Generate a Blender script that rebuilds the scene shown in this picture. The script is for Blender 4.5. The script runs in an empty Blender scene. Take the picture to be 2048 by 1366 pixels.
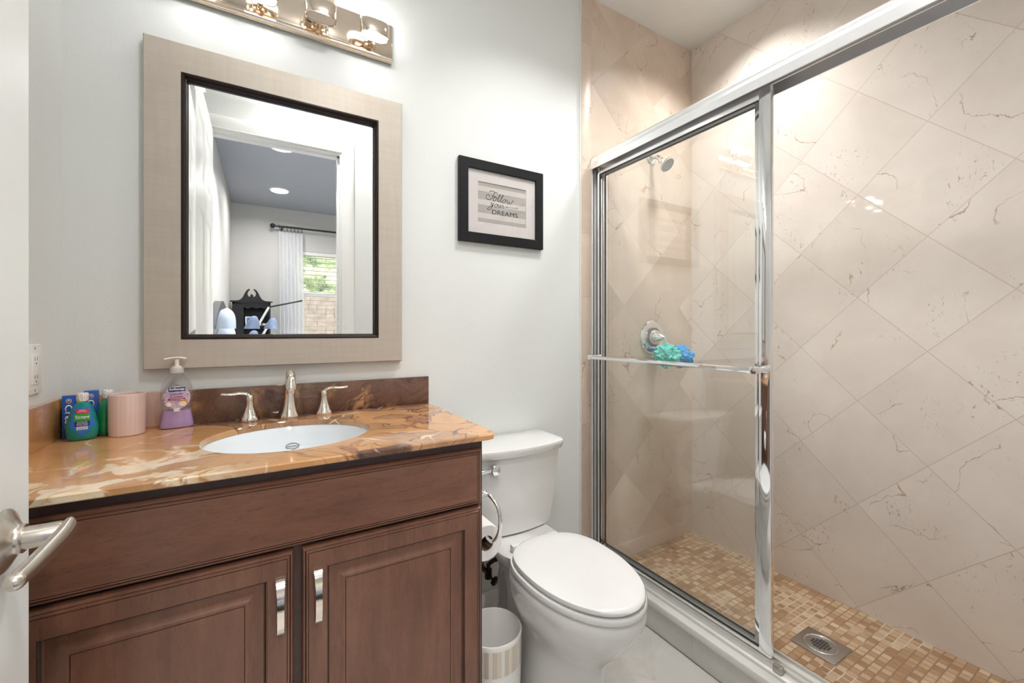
import bpy, bmesh, math, random
from mathutils import Vector, Matrix, noise as mnoise
random.seed(7)
SC = bpy.context.scene
COL = SC.collection
PI = math.pi

# ------------------------------------------------------------------ camera
TH = math.radians(30.571)
cam_d = bpy.data.cameras.new('camera')
cam_d.sensor_width = 36.0
cam_d.lens = 842.2 / 2048 * 36
cam_d.shift_y = -(683 - 661.5) / 2048
cam_d.clip_start = 0.02
cam = bpy.data.objects.new('camera', cam_d)
COL.objects.link(cam)
cam.location = (0, -1.5, 1.145)
cam.rotation_euler = (PI / 2, 0, -TH)
SC.camera = cam

# ------------------------------------------------------------------ world, exposure
world = bpy.data.worlds.new('sky')
SC.world = world
world.use_nodes = True
wn = world.node_tree
wn.nodes.clear()
wo = wn.nodes.new('ShaderNodeOutputWorld')
wb = wn.nodes.new('ShaderNodeBackground')
ws = wn.nodes.new('ShaderNodeTexSky')
ws.sky_type = 'NISHITA'
ws.sun_elevation = math.radians(52)
ws.sun_rotation = math.radians(20)
ws.sun_intensity = 0.35
wn.links.new(ws.outputs[0], wb.inputs[0])
wn.links.new(wb.outputs[0], wo.inputs[0])
wb.inputs[1].default_value = 0.28
SC.view_settings.view_transform = 'Standard'
SC.view_settings.look = 'None'
SC.view_settings.gamma = 1
SC.view_settings.use_curve_mapping = False
SC.view_settings.exposure = 0.66
SC.cycles.use_denoising = True
SC.cycles.max_bounces = 14
SC.cycles.diffuse_bounces = 8
SC.cycles.glossy_bounces = 8
SC.cycles.transmission_bounces = 10
SC.cycles.transparent_max_bounces = 24
SC.cycles.caustics_reflective = False
SC.cycles.caustics_refractive = False
SC.cycles.sample_clamp_indirect = 6

def ceiling_lamp(name, loc, power, radius, col=(1, .95, .88), spread=150):
    l = bpy.data.lights.new(name, 'AREA')
    l.shape = 'DISK'; l.size = radius * 2; l.energy = power; l.color = col; l.spread = math.radians(spread)
    o = bpy.data.objects.new(name, l); COL.objects.link(o)
    o.location = loc
    return o
CEIL = 2.693
# recessed downlights of the rooms and two added fill lamps (the trims in view are built further down)
ceiling_lamp('downlight_and_fill_lamp', (1.02, -0.62, CEIL - .012), 6, .10, (1, .995, .985), 116)
ceiling_lamp('downlight_and_fill_lamp', (0.36, -1.24, CEIL - .012), 7.5, .10, (1, .995, .985), 172)  # added fill lamp, lifts the dark lower cabinet and shower
ceiling_lamp('downlight_and_fill_lamp', (1.74, -0.40, CEIL - .012), 5, .10, (1, .99, .975), 115)
ceiling_lamp('downlight_and_fill_lamp', (0.137, -2.56, CEIL - .012), 15, .08, (1, .985, .97), 120)
ceiling_lamp('downlight_and_fill_lamp', (0.154, -3.81, CEIL - .012), 9, .08, (1, .975, .95), 160)
ceiling_lamp('downlight_and_fill_lamp', (1.75, -2.462, CEIL - .012), 42, .08, (1, .975, .95), 160)  # added unseen lamp, fills the bedroom so the doorway downlight can stay weaker
ceiling_lamp('downlight_and_fill_lamp', (1.75, -3.81, CEIL - .012), 9, .08, (1, .975, .95), 160)

# ------------------------------------------------------------------ node helper
class NG:
    def __init__(s, name):
        s.m = bpy.data.materials.new(name); s.m.use_nodes = True
        s.t = s.m.node_tree; s.t.nodes.clear()
        s.out = s.t.nodes.new('ShaderNodeOutputMaterial')
    def n(s, typ, **kw):
        x = s.t.nodes.new(typ)
        for k, v in kw.items(): setattr(x, k, v)
        return x
    def put(s, inp, v):
        if v is None: return
        if isinstance(v, bpy.types.NodeSocket): s.t.links.new(v, inp)
        else:
            if isinstance(v, tuple) and len(v) == 3 and inp.type == 'RGBA': v = (*v, 1)
            inp.default_value = v
    def math(s, op, a, b=None, c=None, clamp=False):
        x = s.n('ShaderNodeMath', operation=op, use_clamp=clamp)
        s.put(x.inputs[0], a); s.put(x.inputs[1], b); s.put(x.inputs[2], c)
        return x.outputs[0]
    def vmath(s, op, a, b=None, sc=None):
        x = s.n('ShaderNodeVectorMath', operation=op)
        s.put(x.inputs[0], a); s.put(x.inputs[1], b)
        if sc is not None: s.put(x.inputs['Scale'], sc)
        return x.outputs['Value'] if op in ('DOT_PRODUCT', 'LENGTH', 'DISTANCE') else x.outputs[0]
    def mix(s, f, a, b, bt='MIX'):
        x = s.n('ShaderNodeMix', data_type='RGBA', blend_type=bt)
        s.put(x.inputs[0], f); s.put(x.inputs[6], a); s.put(x.inputs[7], b)
        return x.outputs[2]
    def ramp(s, f, stops, interp='LINEAR'):
        x = s.n('ShaderNodeValToRGB'); cr = x.color_ramp; cr.interpolation = interp
        while len(cr.elements) < len(stops): cr.elements.new(.5)
        for e, (p, c) in zip(cr.elements, stops):
            e.position = p; e.color = (*c, 1) if isinstance(c, tuple) else (c, c, c, 1)
        s.put(x.inputs[0], f)
        return x.outputs[0]
    def noise(s, vec, scale, detail=4, rough=.55, dist=0, out=0):
        x = s.n('ShaderNodeTexNoise')
        s.put(x.inputs['Vector'], vec); s.put(x.inputs['Scale'], float(scale)); s.put(x.inputs['Detail'], float(detail))
        s.put(x.inputs['Roughness'], rough); s.put(x.inputs['Distortion'], float(dist))
        return x.outputs[out]
    def step(s, v, lo, hi):
        x = s.n('ShaderNodeMapRange', interpolation_type='SMOOTHSTEP')
        s.put(x.inputs[0], v); s.put(x.inputs[1], lo); s.put(x.inputs[2], hi)
        x.inputs[3].default_value = 0; x.inputs[4].default_value = 1
        return x.outputs[0]
    def pos(s): return s.n('ShaderNodeNewGeometry').outputs['Position']
    def xyz(s, v=None):
        x = s.n('ShaderNodeSeparateXYZ'); s.put(x.inputs[0], v if v is not None else s.pos())
        return x.outputs[0], x.outputs[1], x.outputs[2]
    def comb(s, a, b, c):
        x = s.n('ShaderNodeCombineXYZ'); s.put(x.inputs[0], a); s.put(x.inputs[1], b); s.put(x.inputs[2], c)
        return x.outputs[0]
    def bump(s, h, strength=.2, dist=.002):
        x = s.n('ShaderNodeBump'); s.put(x.inputs['Height'], h); s.put(x.inputs['Strength'], strength); s.put(x.inputs['Distance'], dist)
        return x.outputs[0]
    def bsdf(s, color, rough=.5, metal=0., normal=None, **kw):
        b = s.n('ShaderNodeBsdfPrincipled')
        s.put(b.inputs['Base Color'], color); s.put(b.inputs['Roughness'], rough); s.put(b.inputs['Metallic'], metal)
        if normal is not None: s.put(b.inputs['Normal'], normal)
        for k, v in kw.items(): s.put(b.inputs[k.replace('_', ' ')], v)
        s.t.links.new(b.outputs[0], s.out.inputs[0])
        return b
    def obj_pos(s): return s.n('ShaderNodeTexCoord').outputs['Object']

def plain(name, color, rough=.5, metal=0., var=.04, scale=30, bump=0., **kw):
    g = NG(name)
    nz = g.noise(g.pos(), scale, 3)
    c0 = tuple(max(0, c * (1 - var)) for c in color); c1 = tuple(min(1, c * (1 + var)) for c in color)
    col = g.ramp(nz, [(.3, c0), (.7, c1)])
    nrm = g.bump(nz, bump, .001) if bump else None
    g.bsdf(col, rough, metal, nrm, **kw)
    return g.m

def paint(name, color, rough=.55, bstr=.25, scale=190):
    g = NG(name)
    p = g.pos()
    h = g.noise(p, scale, 2, .5)
    v = g.noise(p, 1.3, 2)
    col = g.ramp(v, [(.3, tuple(c * .985 for c in color)), (.7, color)])
    g.bsdf(col, rough, 0, g.bump(h, bstr, .0016))
    return g.m

M = {}
M['wall'] = paint('wall_paint', (.725, .742, .728))
M['ceiling'] = paint('ceiling_paint', (.76, .765, .75), .7, .45, 70)
M['trim'] = plain('white_trim_paint', (.80, .80, .785), .32, 0, .01, 8)
M['door'] = plain('white_door_paint', (.76, .77, .75), .35, 0, .012, 9, .05)
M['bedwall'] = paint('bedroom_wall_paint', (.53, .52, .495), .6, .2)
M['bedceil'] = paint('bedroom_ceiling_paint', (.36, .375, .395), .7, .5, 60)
M['porcelain'] = plain('white_vitreous_china', (.73, .725, .71), .09, 0, .008, 5, Coat_Weight=.5, Coat_Roughness=.04)
M['seatplastic'] = plain('white_seat_plastic', (.74, .735, .725), .22, 0, .008, 5)
M['sinkwhite'] = plain('white_basin_china', (.74, .78, .81), .1, 0, .01, 6, Coat_Weight=.5, Coat_Roughness=.04)
M['chrome'] = plain('polished_chrome', (.88, .89, .91), .06, 1, .02, 12)
M['alum'] = plain('bright_aluminium', (.92, .925, .94), .27, .9, .02, 14)
M['nickel'] = plain('polished_nickel', (.80, .725, .665), .12, 1, .03, 20)
M['satin'] = plain('satin_nickel', (.60, .55, .49), .27, 1, .04, 60)
M['plate'] = plain('warm_nickel_plate', (.80, .69, .575), .10, 1, .02, 50)
M['steel'] = plain('brushed_steel', (.50, .47, .44), .30, 1, .06, 120)
M['bronze'] = plain('dark_oiled_bronze', (.05, .035, .03), .35, .6, .2, 60)
M['blackrubber'] = plain('black_rubber_seal', (.015, .016, .018), .5, 0, .1, 60)
M['blackwood'] = plain('black_frame_paint', (.009, .009, .010), .45, 0, .1, 40, Specular_IOR_Level=.25)
M['espresso'] = plain('dark_espresso_liner', (.022, .012, .010), .35, 0, .15, 40, Specular_IOR_Level=.25)
M['mat'] = plain('pale_pink_white_mat', (.70, .655, .64), .8, 0, .015, 90)
M['ink'] = plain('black_ink', (.018, .018, .022), .7, 0, .05, 60)
M['whiteplastic'] = plain('white_plastic', (.82, .82, .80), .35, 0, .01, 20)
M['slot'] = plain('dark_slot', (.05, .05, .05), .6, 0, .1, 60)
M['paper'] = plain('white_tissue_paper', (.80, .78, .76), .9, 0, .03, 200, .2)
M['card'] = plain('brown_card_core', (.20, .12, .09), .85, 0, .06, 80)
M['grout'] = plain('pale_caulk', (.72, .71, .68), .6, 0, .02, 60)
M['red'] = plain('red_print', (.62, .02, .05), .4, 0, .03, 60)
M['green'] = plain('green_print', (.02, .33, .05), .4, 0, .03, 60)
M['navy'] = plain('navy_print', (.01, .02, .13), .4, 0, .03, 60)
M['blue'] = plain('bright_blue_print', (.015, .16, .55), .4, 0, .03, 60)
M['white'] = plain('white_print', (.85, .85, .86), .45, 0, .02, 60)
M['boxblue'] = plain('blue_carton', (.012, .09, .42), .3, 0, .06, 40)
M['orange'] = plain('coconut_orange_print', (.60, .24, .09), .4, 0, .1, 120)
M['cream'] = plain('cream_print', (.80, .70, .55), .4, 0, .05, 90)
M['maroon'] = plain('maroon_print', (.25, .02, .06), .4, 0, .05, 60)
M['teal_puff'] = plain('aqua_mesh', (.14, .72, .66), .7, 0, .15, 160, .4)
M['blue_puff'] = plain('blue_mesh', (.02, .36, .78), .7, 0, .2, 160, .4)
M['cord'] = plain('white_pink_cord', (.72, .45, .40), .8, 0, .3, 300)
M['pump'] = plain('pale_pink_pump_plastic', (.80, .70, .63), .35, 0, .02, 20)
M['bedwood'] = plain('black_painted_furniture', (.010, .011, .014), .3, 0, .2, 30)
M['headboard'] = plain('dark_grey_headboard', (.05, .055, .06), .5, 0, .1, 40)
M['linen'] = plain('pale_blue_linen', (.46, .53, .66), .9, 0, .05, 30, .3)
M['throw'] = plain('blue_grey_throw', (.13, .17, .26), .9, 0, .25, 14, .4)
M['carpet'] = plain('bedroom_carpet', (.34, .30, .26), .95, 0, .12, 300, .5)
M['blind'] = plain('white_blind_slat', (.72, .72, .70), .45, 0, .02, 40)
M['screen'] = plain('blue_photo_print', (.08, .28, .62), .3, 0, .9, 35)
M['fence'] = plain('weathered_fence_board', (.15, .135, .125), .85, 0, .3, 9, .3)
M['lawn'] = plain('lawn', (.10, .17, .05), .95, 0, .4, 12)
g = NG('hedge_leaves'); p = g.pos()
g.bsdf(g.ramp(g.noise(p, 22, 4, .7), [(.3, (.06, .10, .05)), (.5, (.20, .29, .15)), (.62, (.38, .45, .30)), (.7, (.62, .66, .54))]), .6)
M['hedge'] = g.m

# curtain: sheer white cloth that lets daylight through
g = NG('sheer_curtain'); b = g.n('ShaderNodeBsdfDiffuse'); g.put(b.inputs[0], (.90, .91, .92))
tl = g.n('ShaderNodeBsdfTranslucent'); g.put(tl.inputs[0], (.93, .94, .96)); tp = g.n('ShaderNodeBsdfTransparent')
m1 = g.n('ShaderNodeMixShader'); m1.inputs[0].default_value = .5
g.t.links.new(b.outputs[0], m1.inputs[1]); g.t.links.new(tl.outputs[0], m1.inputs[2])
m2 = g.n('ShaderNodeMixShader'); wv = g.noise(g.pos(), 900, 1)
g.put(m2.inputs[0], g.math('MULTIPLY', wv, .3)); g.t.links.new(m1.outputs[0], m2.inputs[1]); g.t.links.new(tp.outputs[0], m2.inputs[2])
g.t.links.new(m2.outputs[0], g.out.inputs[0]); M['curtain'] = g.m

def clear_glass(name, tint, f0=.04, rough=.0, haze=0.):
    g = NG(name)
    geo = g.n('ShaderNodeNewGeometry')
    c = g.math('ABSOLUTE', g.vmath('DOT_PRODUCT', geo.outputs['Normal'], geo.outputs['Incoming']))
    k = g.math('POWER', g.math('SUBTRACT', 1.0, c, clamp=True), 5.0)
    f = g.math('ADD', g.math('MULTIPLY', k, 1 - f0), f0)
    t = g.n('ShaderNodeBsdfTransparent'); g.put(t.inputs[0], tint)
    gl = g.n('ShaderNodeBsdfGlossy'); g.put(gl.inputs['Roughness'], rough); g.put(gl.inputs[0], (1., 1., 1.))
    mx = g.n('ShaderNodeMixShader'); g.put(mx.inputs[0], f)
    g.t.links.new(t.outputs[0], mx.inputs[1]); g.t.links.new(gl.outputs[0], mx.inputs[2])
    last = mx
    if haze:
        d = g.n('ShaderNodeBsdfDiffuse'); g.put(d.inputs[0], (.8, .8, .8))
        m2 = g.n('ShaderNodeMixShader'); m2.inputs[0].default_value = haze
        g.t.links.new(mx.outputs[0], m2.inputs[1]); g.t.links.new(d.outputs[0], m2.inputs[2]); last = m2
    g.t.links.new(last.outputs[0], g.out.inputs[0])
    return g.m
M['showerglass'] = clear_glass('clear_shower_glass', (.992, .996, .99), .045)
M['pictureglass'] = clear_glass('picture_glass', (.98, .98, .98), .03)
M['windowglass'] = clear_glass('window_glass', (.96, .97, .97), .04)
M['bottleclear'] = clear_glass('clear_bottle_plastic', (.90, .90, .91), .06, .03, .06)

g = NG('mirror_silver'); nz = g.noise(g.pos(), 3, 1)
g.bsdf(g.ramp(nz, [(.2, (.93, .94, .935)), (.8, (.95, .955, .95))]), .0, 1.); M['mirror'] = g.m

g = NG('teal_mouthwash'); nz = g.noise(g.pos(), 20, 2)
b = g.bsdf(g.ramp(nz, [(.3, (.0, .27, .22)), (.7, (.01, .38, .32))]), .05, 0, None, IOR=1.34, Transmission_Weight=.3, Coat_Weight=.6)
M['mouthwash'] = g.m
g = NG('green_mouthwash'); nz = g.noise(g.pos(), 20, 2)
b = g.bsdf(g.ramp(nz, [(.3, (.0, .16, .04)), (.7, (.01, .30, .12))]), .06, 0, None, IOR=1.34, Transmission_Weight=.3, Coat_Weight=.5)
M['mouthwash2'] = g.m
g = NG('lavender_soap'); nz = g.noise(g.pos(), 12, 2)
g.bsdf(g.ramp(nz, [(.3, (.42, .24, .56)), (.7, (.50, .31, .63))]), .12, 0, None, Coat_Weight=.6)
M['soap'] = g.m

# printed bottle cap: white with dark slanted dashes
g = NG('printed_cap'); x, y, z = g.xyz(g.obj_pos())
ang = g.math('ARCTAN2', y, x)
u = g.math('ADD', g.math('MULTIPLY', ang, 2.2), g.math('MULTIPLY', z, 150.))
rowi = g.math('FRACT', g.math('MULTIPLY', g.math('SUBTRACT', z, g.math('MULTIPLY', ang, .004)), 240.))
dash = g.math('MULTIPLY', g.math('GREATER_THAN', g.noise(g.comb(u, g.math('FLOOR', g.math('MULTIPLY', g.math('SUBTRACT', z, g.math('MULTIPLY', ang, .004)), 240.)), 0.), 3.0, 0), .5), g.math('GREATER_THAN', rowi, .5))
g.bsdf(g.mix(dash, (.86, .85, .82), (.03, .035, .10)), .4); M['cap'] = g.m

# vertical beige stripes on the tumbler and bin band
def stripes(name, cx, cy, count, stops, z0=None, z1=None, plain_col=(.78, .765, .74), rough=.18):
    g = NG(name); x, y, z = g.xyz()
    a = g.math('ARCTAN2', g.math('SUBTRACT', y, cy), g.math('SUBTRACT', x, cx))
    cell = g.math('FLOOR', g.math('MULTIPLY', a, count / (2 * PI)))
    w = g.n('ShaderNodeTexWhiteNoise', noise_dimensions='1D'); g.put(w.inputs['W'], cell)
    fr = g.math('PINGPONG', g.math('MULTIPLY', a, count / (2 * PI)), .5)
    fine = g.noise(g.comb(g.math('MULTIPLY', a, 14.), 0., g.math('MULTIPLY', z, 3.)), 4, 2)
    col = g.ramp(g.math('ADD', g.math('MULTIPLY', w.outputs[0], .75), g.math('MULTIPLY', fine, .25)), stops)
    col = g.mix(g.step(fr, .0, .05), tuple(c * .86 for c in stops[0][1]), col)
    if z0 is not None:
        inb = g.math('MULTIPLY', g.math('GREATER_THAN', z, z0), g.math('LESS_THAN', z, z1))
        nrm = g.n('ShaderNodeNewGeometry').outputs['Normal']
        rad = g.vmath('LENGTH', g.comb(g.math('SUBTRACT', x, cx), g.math('SUBTRACT', y, cy), 0.))
        inb = g.math('MULTIPLY', inb, g.math('GREATER_THAN', rad, .0845))
        col = g.mix(inb, plain_col, col)
    g.bsdf(col, rough, 0, None, Coat_Weight=.3, Coat_Roughness=.05)
    return g.m
TUMBLER = (-.299, -.075)
BIN = (.587, -.392)
M['tumbler'] = stripes('pink_beige_striped_ceramic', *TUMBLER, 26, [(.1, (.60, .43, .39)), (.5, (.66, .50, .46)), (.9, (.70, .55, .51))])
M['bin'] = stripes('white_ceramic_with_striped_band', *BIN, 46, [(.1, (.55, .47, .38)), (.5, (.66, .60, .52)), (.9, (.76, .74, .70))], .178, .252)

# onyx countertop
def onyx():
    g = NG('polished_brown_onyx'); p = g.pos(); x, y, z = g.xyz(p)
    warp = g.vmath('SCALE', g.vmath('SUBTRACT', g.noise(p, 3.2, 3, .5, 0, 1), (.5, .5, .5)), None, .35)
    q = g.vmath('ADD', p, warp)
    n1 = g.noise(q, 3.4, 5, .5, .9)
    base = g.ramp(n1, [(.22, (.34, .16, .075)), (.33, (.50, .255, .105)), (.40, (.575, .305, .13)), (.425, (.26, .11, .055)), (.44, (.52, .26, .12)),
                       (.50, (.60, .325, .14)), (.57, (.52, .265, .11)), (.60, (.36, .185, .11)), (.612, (.11, .05, .038)), (.626, (.38, .20, .12)), (.64, (.56, .30, .13)), (.655, (.16, .075, .05)), (.67, (.46, .24, .13)), (.75, (.57, .305, .125)), (.87, (.42, .20, .085))])
    calm = g.ramp(g.noise(g.vmath('MULTIPLY', q, (1., 1.6, 1.)), 3.0, 6, .6, .5), [(.3, (.42, .215, .10)), (.45, (.53, .275, .115)), (.6, (.60, .32, .135)), (.75, (.47, .25, .125))])
    base = g.mix(g.step(x, -.06, .12), calm, base)
    # brown islands with dark outlines round the back and right of the basin
    isl = g.noise(g.vmath('ADD', q, (3.1, 1.7, .4)), 5.2, 2, .45, .7)
    where = g.math('MAXIMUM', g.math('MULTIPLY', g.step(x, .20, .30), .9), g.math('MULTIPLY', g.step(y, -.25, -.13), g.step(x, -.22, -.10)))
    base = g.mix(g.math('MULTIPLY', g.math('MULTIPLY', g.step(isl, .525, .545), where), .72), base, g.ramp(g.noise(q, 16, 4, .6), [(.35, (.23, .115, .07)), (.65, (.40, .215, .125))]))
    outl = g.math('SUBTRACT', 1., g.step(g.math('ABSOLUTE', g.math('SUBTRACT', isl, .533)), .002, .011))
    base = g.mix(g.math('MULTIPLY', g.math('MULTIPLY', outl, where), .85), base, (.075, .034, .026))
    fine = g.noise(q, 60, 4, .7)
    base = g.mix(g.math('MULTIPLY', g.step(fine, .45, .75), .18), base, (.80, .52, .30))
    # dark chocolate clouds towards the back wall, on the splash and in a patch on the front edge
    nd = g.noise(q, 5.5, 5, .6)
    back = g.math('MULTIPLY', g.step(y, -.12, -.015), g.step(x, -.30, -.12))
    edge = g.math('MULTIPLY', g.math('MULTIPLY', g.step(y, -.50, -.545), g.step(x, .14, .19)), g.math('SUBTRACT', 1., g.step(x, .27, .32)))
    dk = g.math('ADD', g.math('MULTIPLY', back, .62), g.math('MULTIPLY', edge, .7))
    dk = g.step(g.math('ADD', dk, g.math('MULTIPLY', g.math('SUBTRACT', nd, .5), 1.7)), .32, .62)
    speck = g.noise(p, 420, 2, .7)
    dark = g.ramp(g.math('ADD', g.math('MULTIPLY', nd, .55), g.math('MULTIPLY', speck, .45)), [(.38, (.028, .014, .013)), (.5, (.085, .042, .034)), (.60, (.20, .105, .075)), (.7, (.34, .20, .13))])
    col = g.mix(g.math('MULTIPLY', dk, .92), base, dark)
    # agate bands
    nb = g.noise(q, 2.3, 2, .4, 1.4)
    rings = g.math('PINGPONG', g.math('MULTIPLY', nb, 8.), .5)
    line = g.math('SUBTRACT', 1., g.step(rings, .0, .035))
    col = g.mix(g.math('MULTIPLY', g.math('MULTIPLY', g.math('MULTIPLY', line, g.step(x, -.02, .16)), g.step(g.noise(p, 4.4, 2), .42, .56)), .8), col, (.07, .032, .026))
    # cream clouds at the front left
    cm = g.math('MULTIPLY', g.math('SUBTRACT', 1., g.step(x, -.16, .04)), g.math('SUBTRACT', 1., g.step(y, -.36, -.22)))
    nc = g.noise(q, 5.6, 6, .58, 1.0)
    cmask = g.math('MULTIPLY', cm, g.step(nc, .492, .525))
    cream = g.ramp(g.noise(q, 26, 4, .6, 1.), [(.32, (.64, .40, .20)), (.45, (.82, .66, .46)), (.7, (.88, .79, .65))])
    col = g.mix(g.math('MULTIPLY', cmask, .9), col, cream)
    # pale pink-white block behind the tumbler and soap
    pk = g.math('MULTIPLY', g.math('MULTIPLY', g.step(x, -.315, -.29), g.math('SUBTRACT', 1., g.step(x, -.235, -.20))), g.step(z, .882, .886))
    col = g.mix(g.math('MULTIPLY', pk, .75), col, (.62, .45, .40))
    # white fracture veins
    v = g.n('ShaderNodeTexVoronoi', feature='DISTANCE_TO_EDGE'); g.put(v.inputs['Vector'], g.vmath('ADD', p, g.vmath('SCALE', warp, None, .5))); g.put(v.inputs['Scale'], 4.3)
    vm = g.math('MULTIPLY', g.math('SUBTRACT', 1., g.step(v.outputs[0], .0, .013)), g.math('MULTIPLY', g.step(g.noise(p, 7, 2), .47, .6), g.math('LESS_THAN', z, .8825)))
    col = g.mix(g.math('MULTIPLY', vm, .85), col, (.88, .74, .58))
    g.bsdf(col, .07, 0, None, Coat_Weight=.25, Coat_Roughness=.03)
    return g.m
M['onyx'] = onyx()

# stained cherry wood; grain runs along one axis
def wood(name, axis, c0=(.118, .050, .031), c1=(.170, .074, .045), c2=(.212, .097, .058)):
    g = NG(name); x, y, z = g.xyz(); s = (5., 30., 30.) if axis == 'X' else (30., 30., 5.)
    v = g.comb(g.math('MULTIPLY', x, s[0]), g.math('MULTIPLY', y, s[1]), g.math('MULTIPLY', z, s[2]))
    a = g.noise(v, .9, 4, .6, .5); b2 = g.noise(v, 5., 3, .6)
    cloud = g.noise(g.pos(), 6, 3)
    f = g.math('ADD', g.math('ADD', g.math('MULTIPLY', a, .5), g.math('MULTIPLY', b2, .2)), g.math('MULTIPLY', cloud, .3))
    col = g.ramp(f, [(.34, c0), (.5, c1), (.66, c2)])
    pores = g.noise(g.comb(g.math('MULTIPLY', x, s[0] * 14), g.math('MULTIPLY', y, 800.), g.math('MULTIPLY', z, s[2] * 14)), 1., 2)
    col = g.mix(g.math('MULTIPLY', g.step(pores, .58, .72), .35), col, (.04, .018, .012))
    g.bsdf(col, .33, 0, g.bump(b2, .04, .001), Coat_Weight=.25, Coat_Roughness=.2)
    return g.m
M['woodX'] = wood('cherry_wood_horizontal', 'X')
M['woodZ'] = wood('cherry_wood_vertical', 'Z')
M['glaze'] = plain('dark_antique_glaze', (.022, .012, .011), .45, 0, .2, 60)
M['rail'] = plain('shadow_dark_face_frame', (.072, .042, .038), .4, 0, .15, 60)  # shadow under the counter is put into this face frame colour

# silver-leaf look of the wide mirror frame
g = NG('champagne_silver_frame'); x, y, z = g.xyz()
n1 = g.noise(g.comb(g.math('MULTIPLY', x, 5.), y, g.math('MULTIPLY', z, 60.)), 1.3, 3, .5)
n2 = g.noise(g.comb(g.math('MULTIPLY', x, 60.), y, g.math('MULTIPLY', z, 5.)), 1.3, 3, .5)
n3 = g.noise(g.pos(), 7, 3)
f = g.math('ADD', g.math('MULTIPLY', g.math('ADD', n1, n2), .32), g.math('MULTIPLY', n3, .36))
col = g.ramp(f, [(.34, (.47, .41, .345)), (.5, (.51, .45, .38)), (.66, (.55, .49, .42))])
g.bsdf(col, .45, .30); M['silverframe'] = g.m

# marble tile set on the diagonal. hax: horizontal axis of the wall
def tile(name, hax, a0, b0, s, c_lo, c_hi, tint=.10, rough=.12, grout_col=(.38, .30, .24), vein=1., diag=True, zoff=1.145, gw=.0058):
    g = NG(name); p = g.pos(); x, y, z = g.xyz(p)
    if hax == 'floor': h, k = x, y
    else: h = {'X': x, 'Y': y}[hax]; k = g.math('SUBTRACT', z, zoff)
    if diag:
        r = math.sqrt(.5)
        a = g.math('MULTIPLY', g.math('ADD', h, k), r); b = g.math('MULTIPLY', g.math('SUBTRACT', k, h), r)
    else: a, b = h, k
    ta = g.math('DIVIDE', g.math('SUBTRACT', a, a0), s); tb = g.math('DIVIDE', g.math('SUBTRACT', b, b0), s)
    edge = g.math('MINIMUM', g.math('PINGPONG', ta, .5), g.math('PINGPONG', tb, .5))
    gm = g.math('SUBTRACT', 1., g.step(edge, gw * .5, gw * 1.1))
    wn = g.n('ShaderNodeTexWhiteNoise', noise_dimensions='3D'); g.put(wn.inputs['Vector'], g.comb(g.math('FLOOR', ta), g.math('FLOOR', tb), 3.))
    q = g.vmath('ADD', p, g.vmath('SCALE', wn.outputs['Color'], None, 9.))
    n = g.noise(q, 3.2, 6, .6, .4)
    col = g.ramp(n, [(.3, c_lo), (.7, c_hi)])
    tv = g.math('ADD', g.math('MULTIPLY', wn.outputs['Value'], tint * 2), 1 - tint)
    col = g.mix(1., col, g.comb(tv, g.math('POWER', tv, 1.15), g.math('POWER', tv, 1.35)), 'MULTIPLY')
    if vein:
        qd = g.vmath('ADD', q, g.vmath('SCALE', g.noise(q, 15, 4, .6, 0, 1), None, .055))
        nv = g.noise(qd, 2.4, 2, .5)
        ln = g.math('SUBTRACT', 1., g.step(g.math('ABSOLUTE', g.math('SUBTRACT', nv, .5)), .0004, .0026))
        ln = g.math('MULTIPLY', ln, g.step(g.noise(q, 5.6, 3), .47, .57))
        col = g.mix(g.math('MULTIPLY', ln, .7 * vein), col, (.36, .19, .10))
        # short dark flecks
        f1 = g.noise(g.vmath('MULTIPLY', qd, (1.2, 1.2, .45)), 75, 2, .6, 1.2)
        ff = g.math('MULTIPLY', g.step(f1, .635, .685), g.step(g.noise(q, 5.2, 2), .52, .64))
        col = g.mix(g.math('MULTIPLY', ff, .6 * vein), col, (.25, .15, .09))
        # pale patches
        col = g.mix(g.math('MULTIPLY', g.step(g.noise(q, 5.5, 5, .65), .55, .75), .22), col, (.80, .74, .68))
    col = g.mix(g.math('MULTIPLY', gm, .5), col, grout_col)
    hgt = g.math('ADD', g.math('MULTIPLY', gm, -1.), g.math('MULTIPLY', g.noise(p, 3, 2), .2))
    g.bsdf(col, g.math('ADD', rough, g.math('MULTIPLY', gm, .4)), 0, g.bump(hgt, .12, .001))
    return g.m
M['tile_long'] = tile('cream_marble_tile_long_wall', 'Y', .14, .046, .2905, (.69, .615, .55), (.775, .71, .65), .035, .035)
M['tile_end'] = tile('beige_marble_tile_end_wall', 'X', 1.457, -.70, .2905, (.585, .47, .375), (.715, .61, .515), .115, .24, (.40, .31, .24), 1.)
M['tile_border'] = tile('beige_marble_border_tile', 'X', 1.247, -.135, .2905, (.56, .43, .34), (.68, .56, .46), .08, .32, (.45, .36, .28), 1., False)
M['tile_floor'] = tile('pale_grey_marble_floor_tile', 'floor', .10, -1.175, .2905, (.47, .455, .43), (.57, .555, .525), .06, .22, (.42, .40, .37), .35, True, 0, .006)
M['curbstone'] = tile('pale_marble_curb', 'floor', 50., 50., 400., (.60, .58, .55), (.72, .71, .69), .0, .2, (.6, .6, .6), .25, False)
M['curbface'] = tile('grey_marble_curb_face', 'Y', .02, -30., .2905, (.53, .51, .48), (.64, .625, .59), .05, .25, (.36, .34, .31), .35, False, 1.145)

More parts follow.
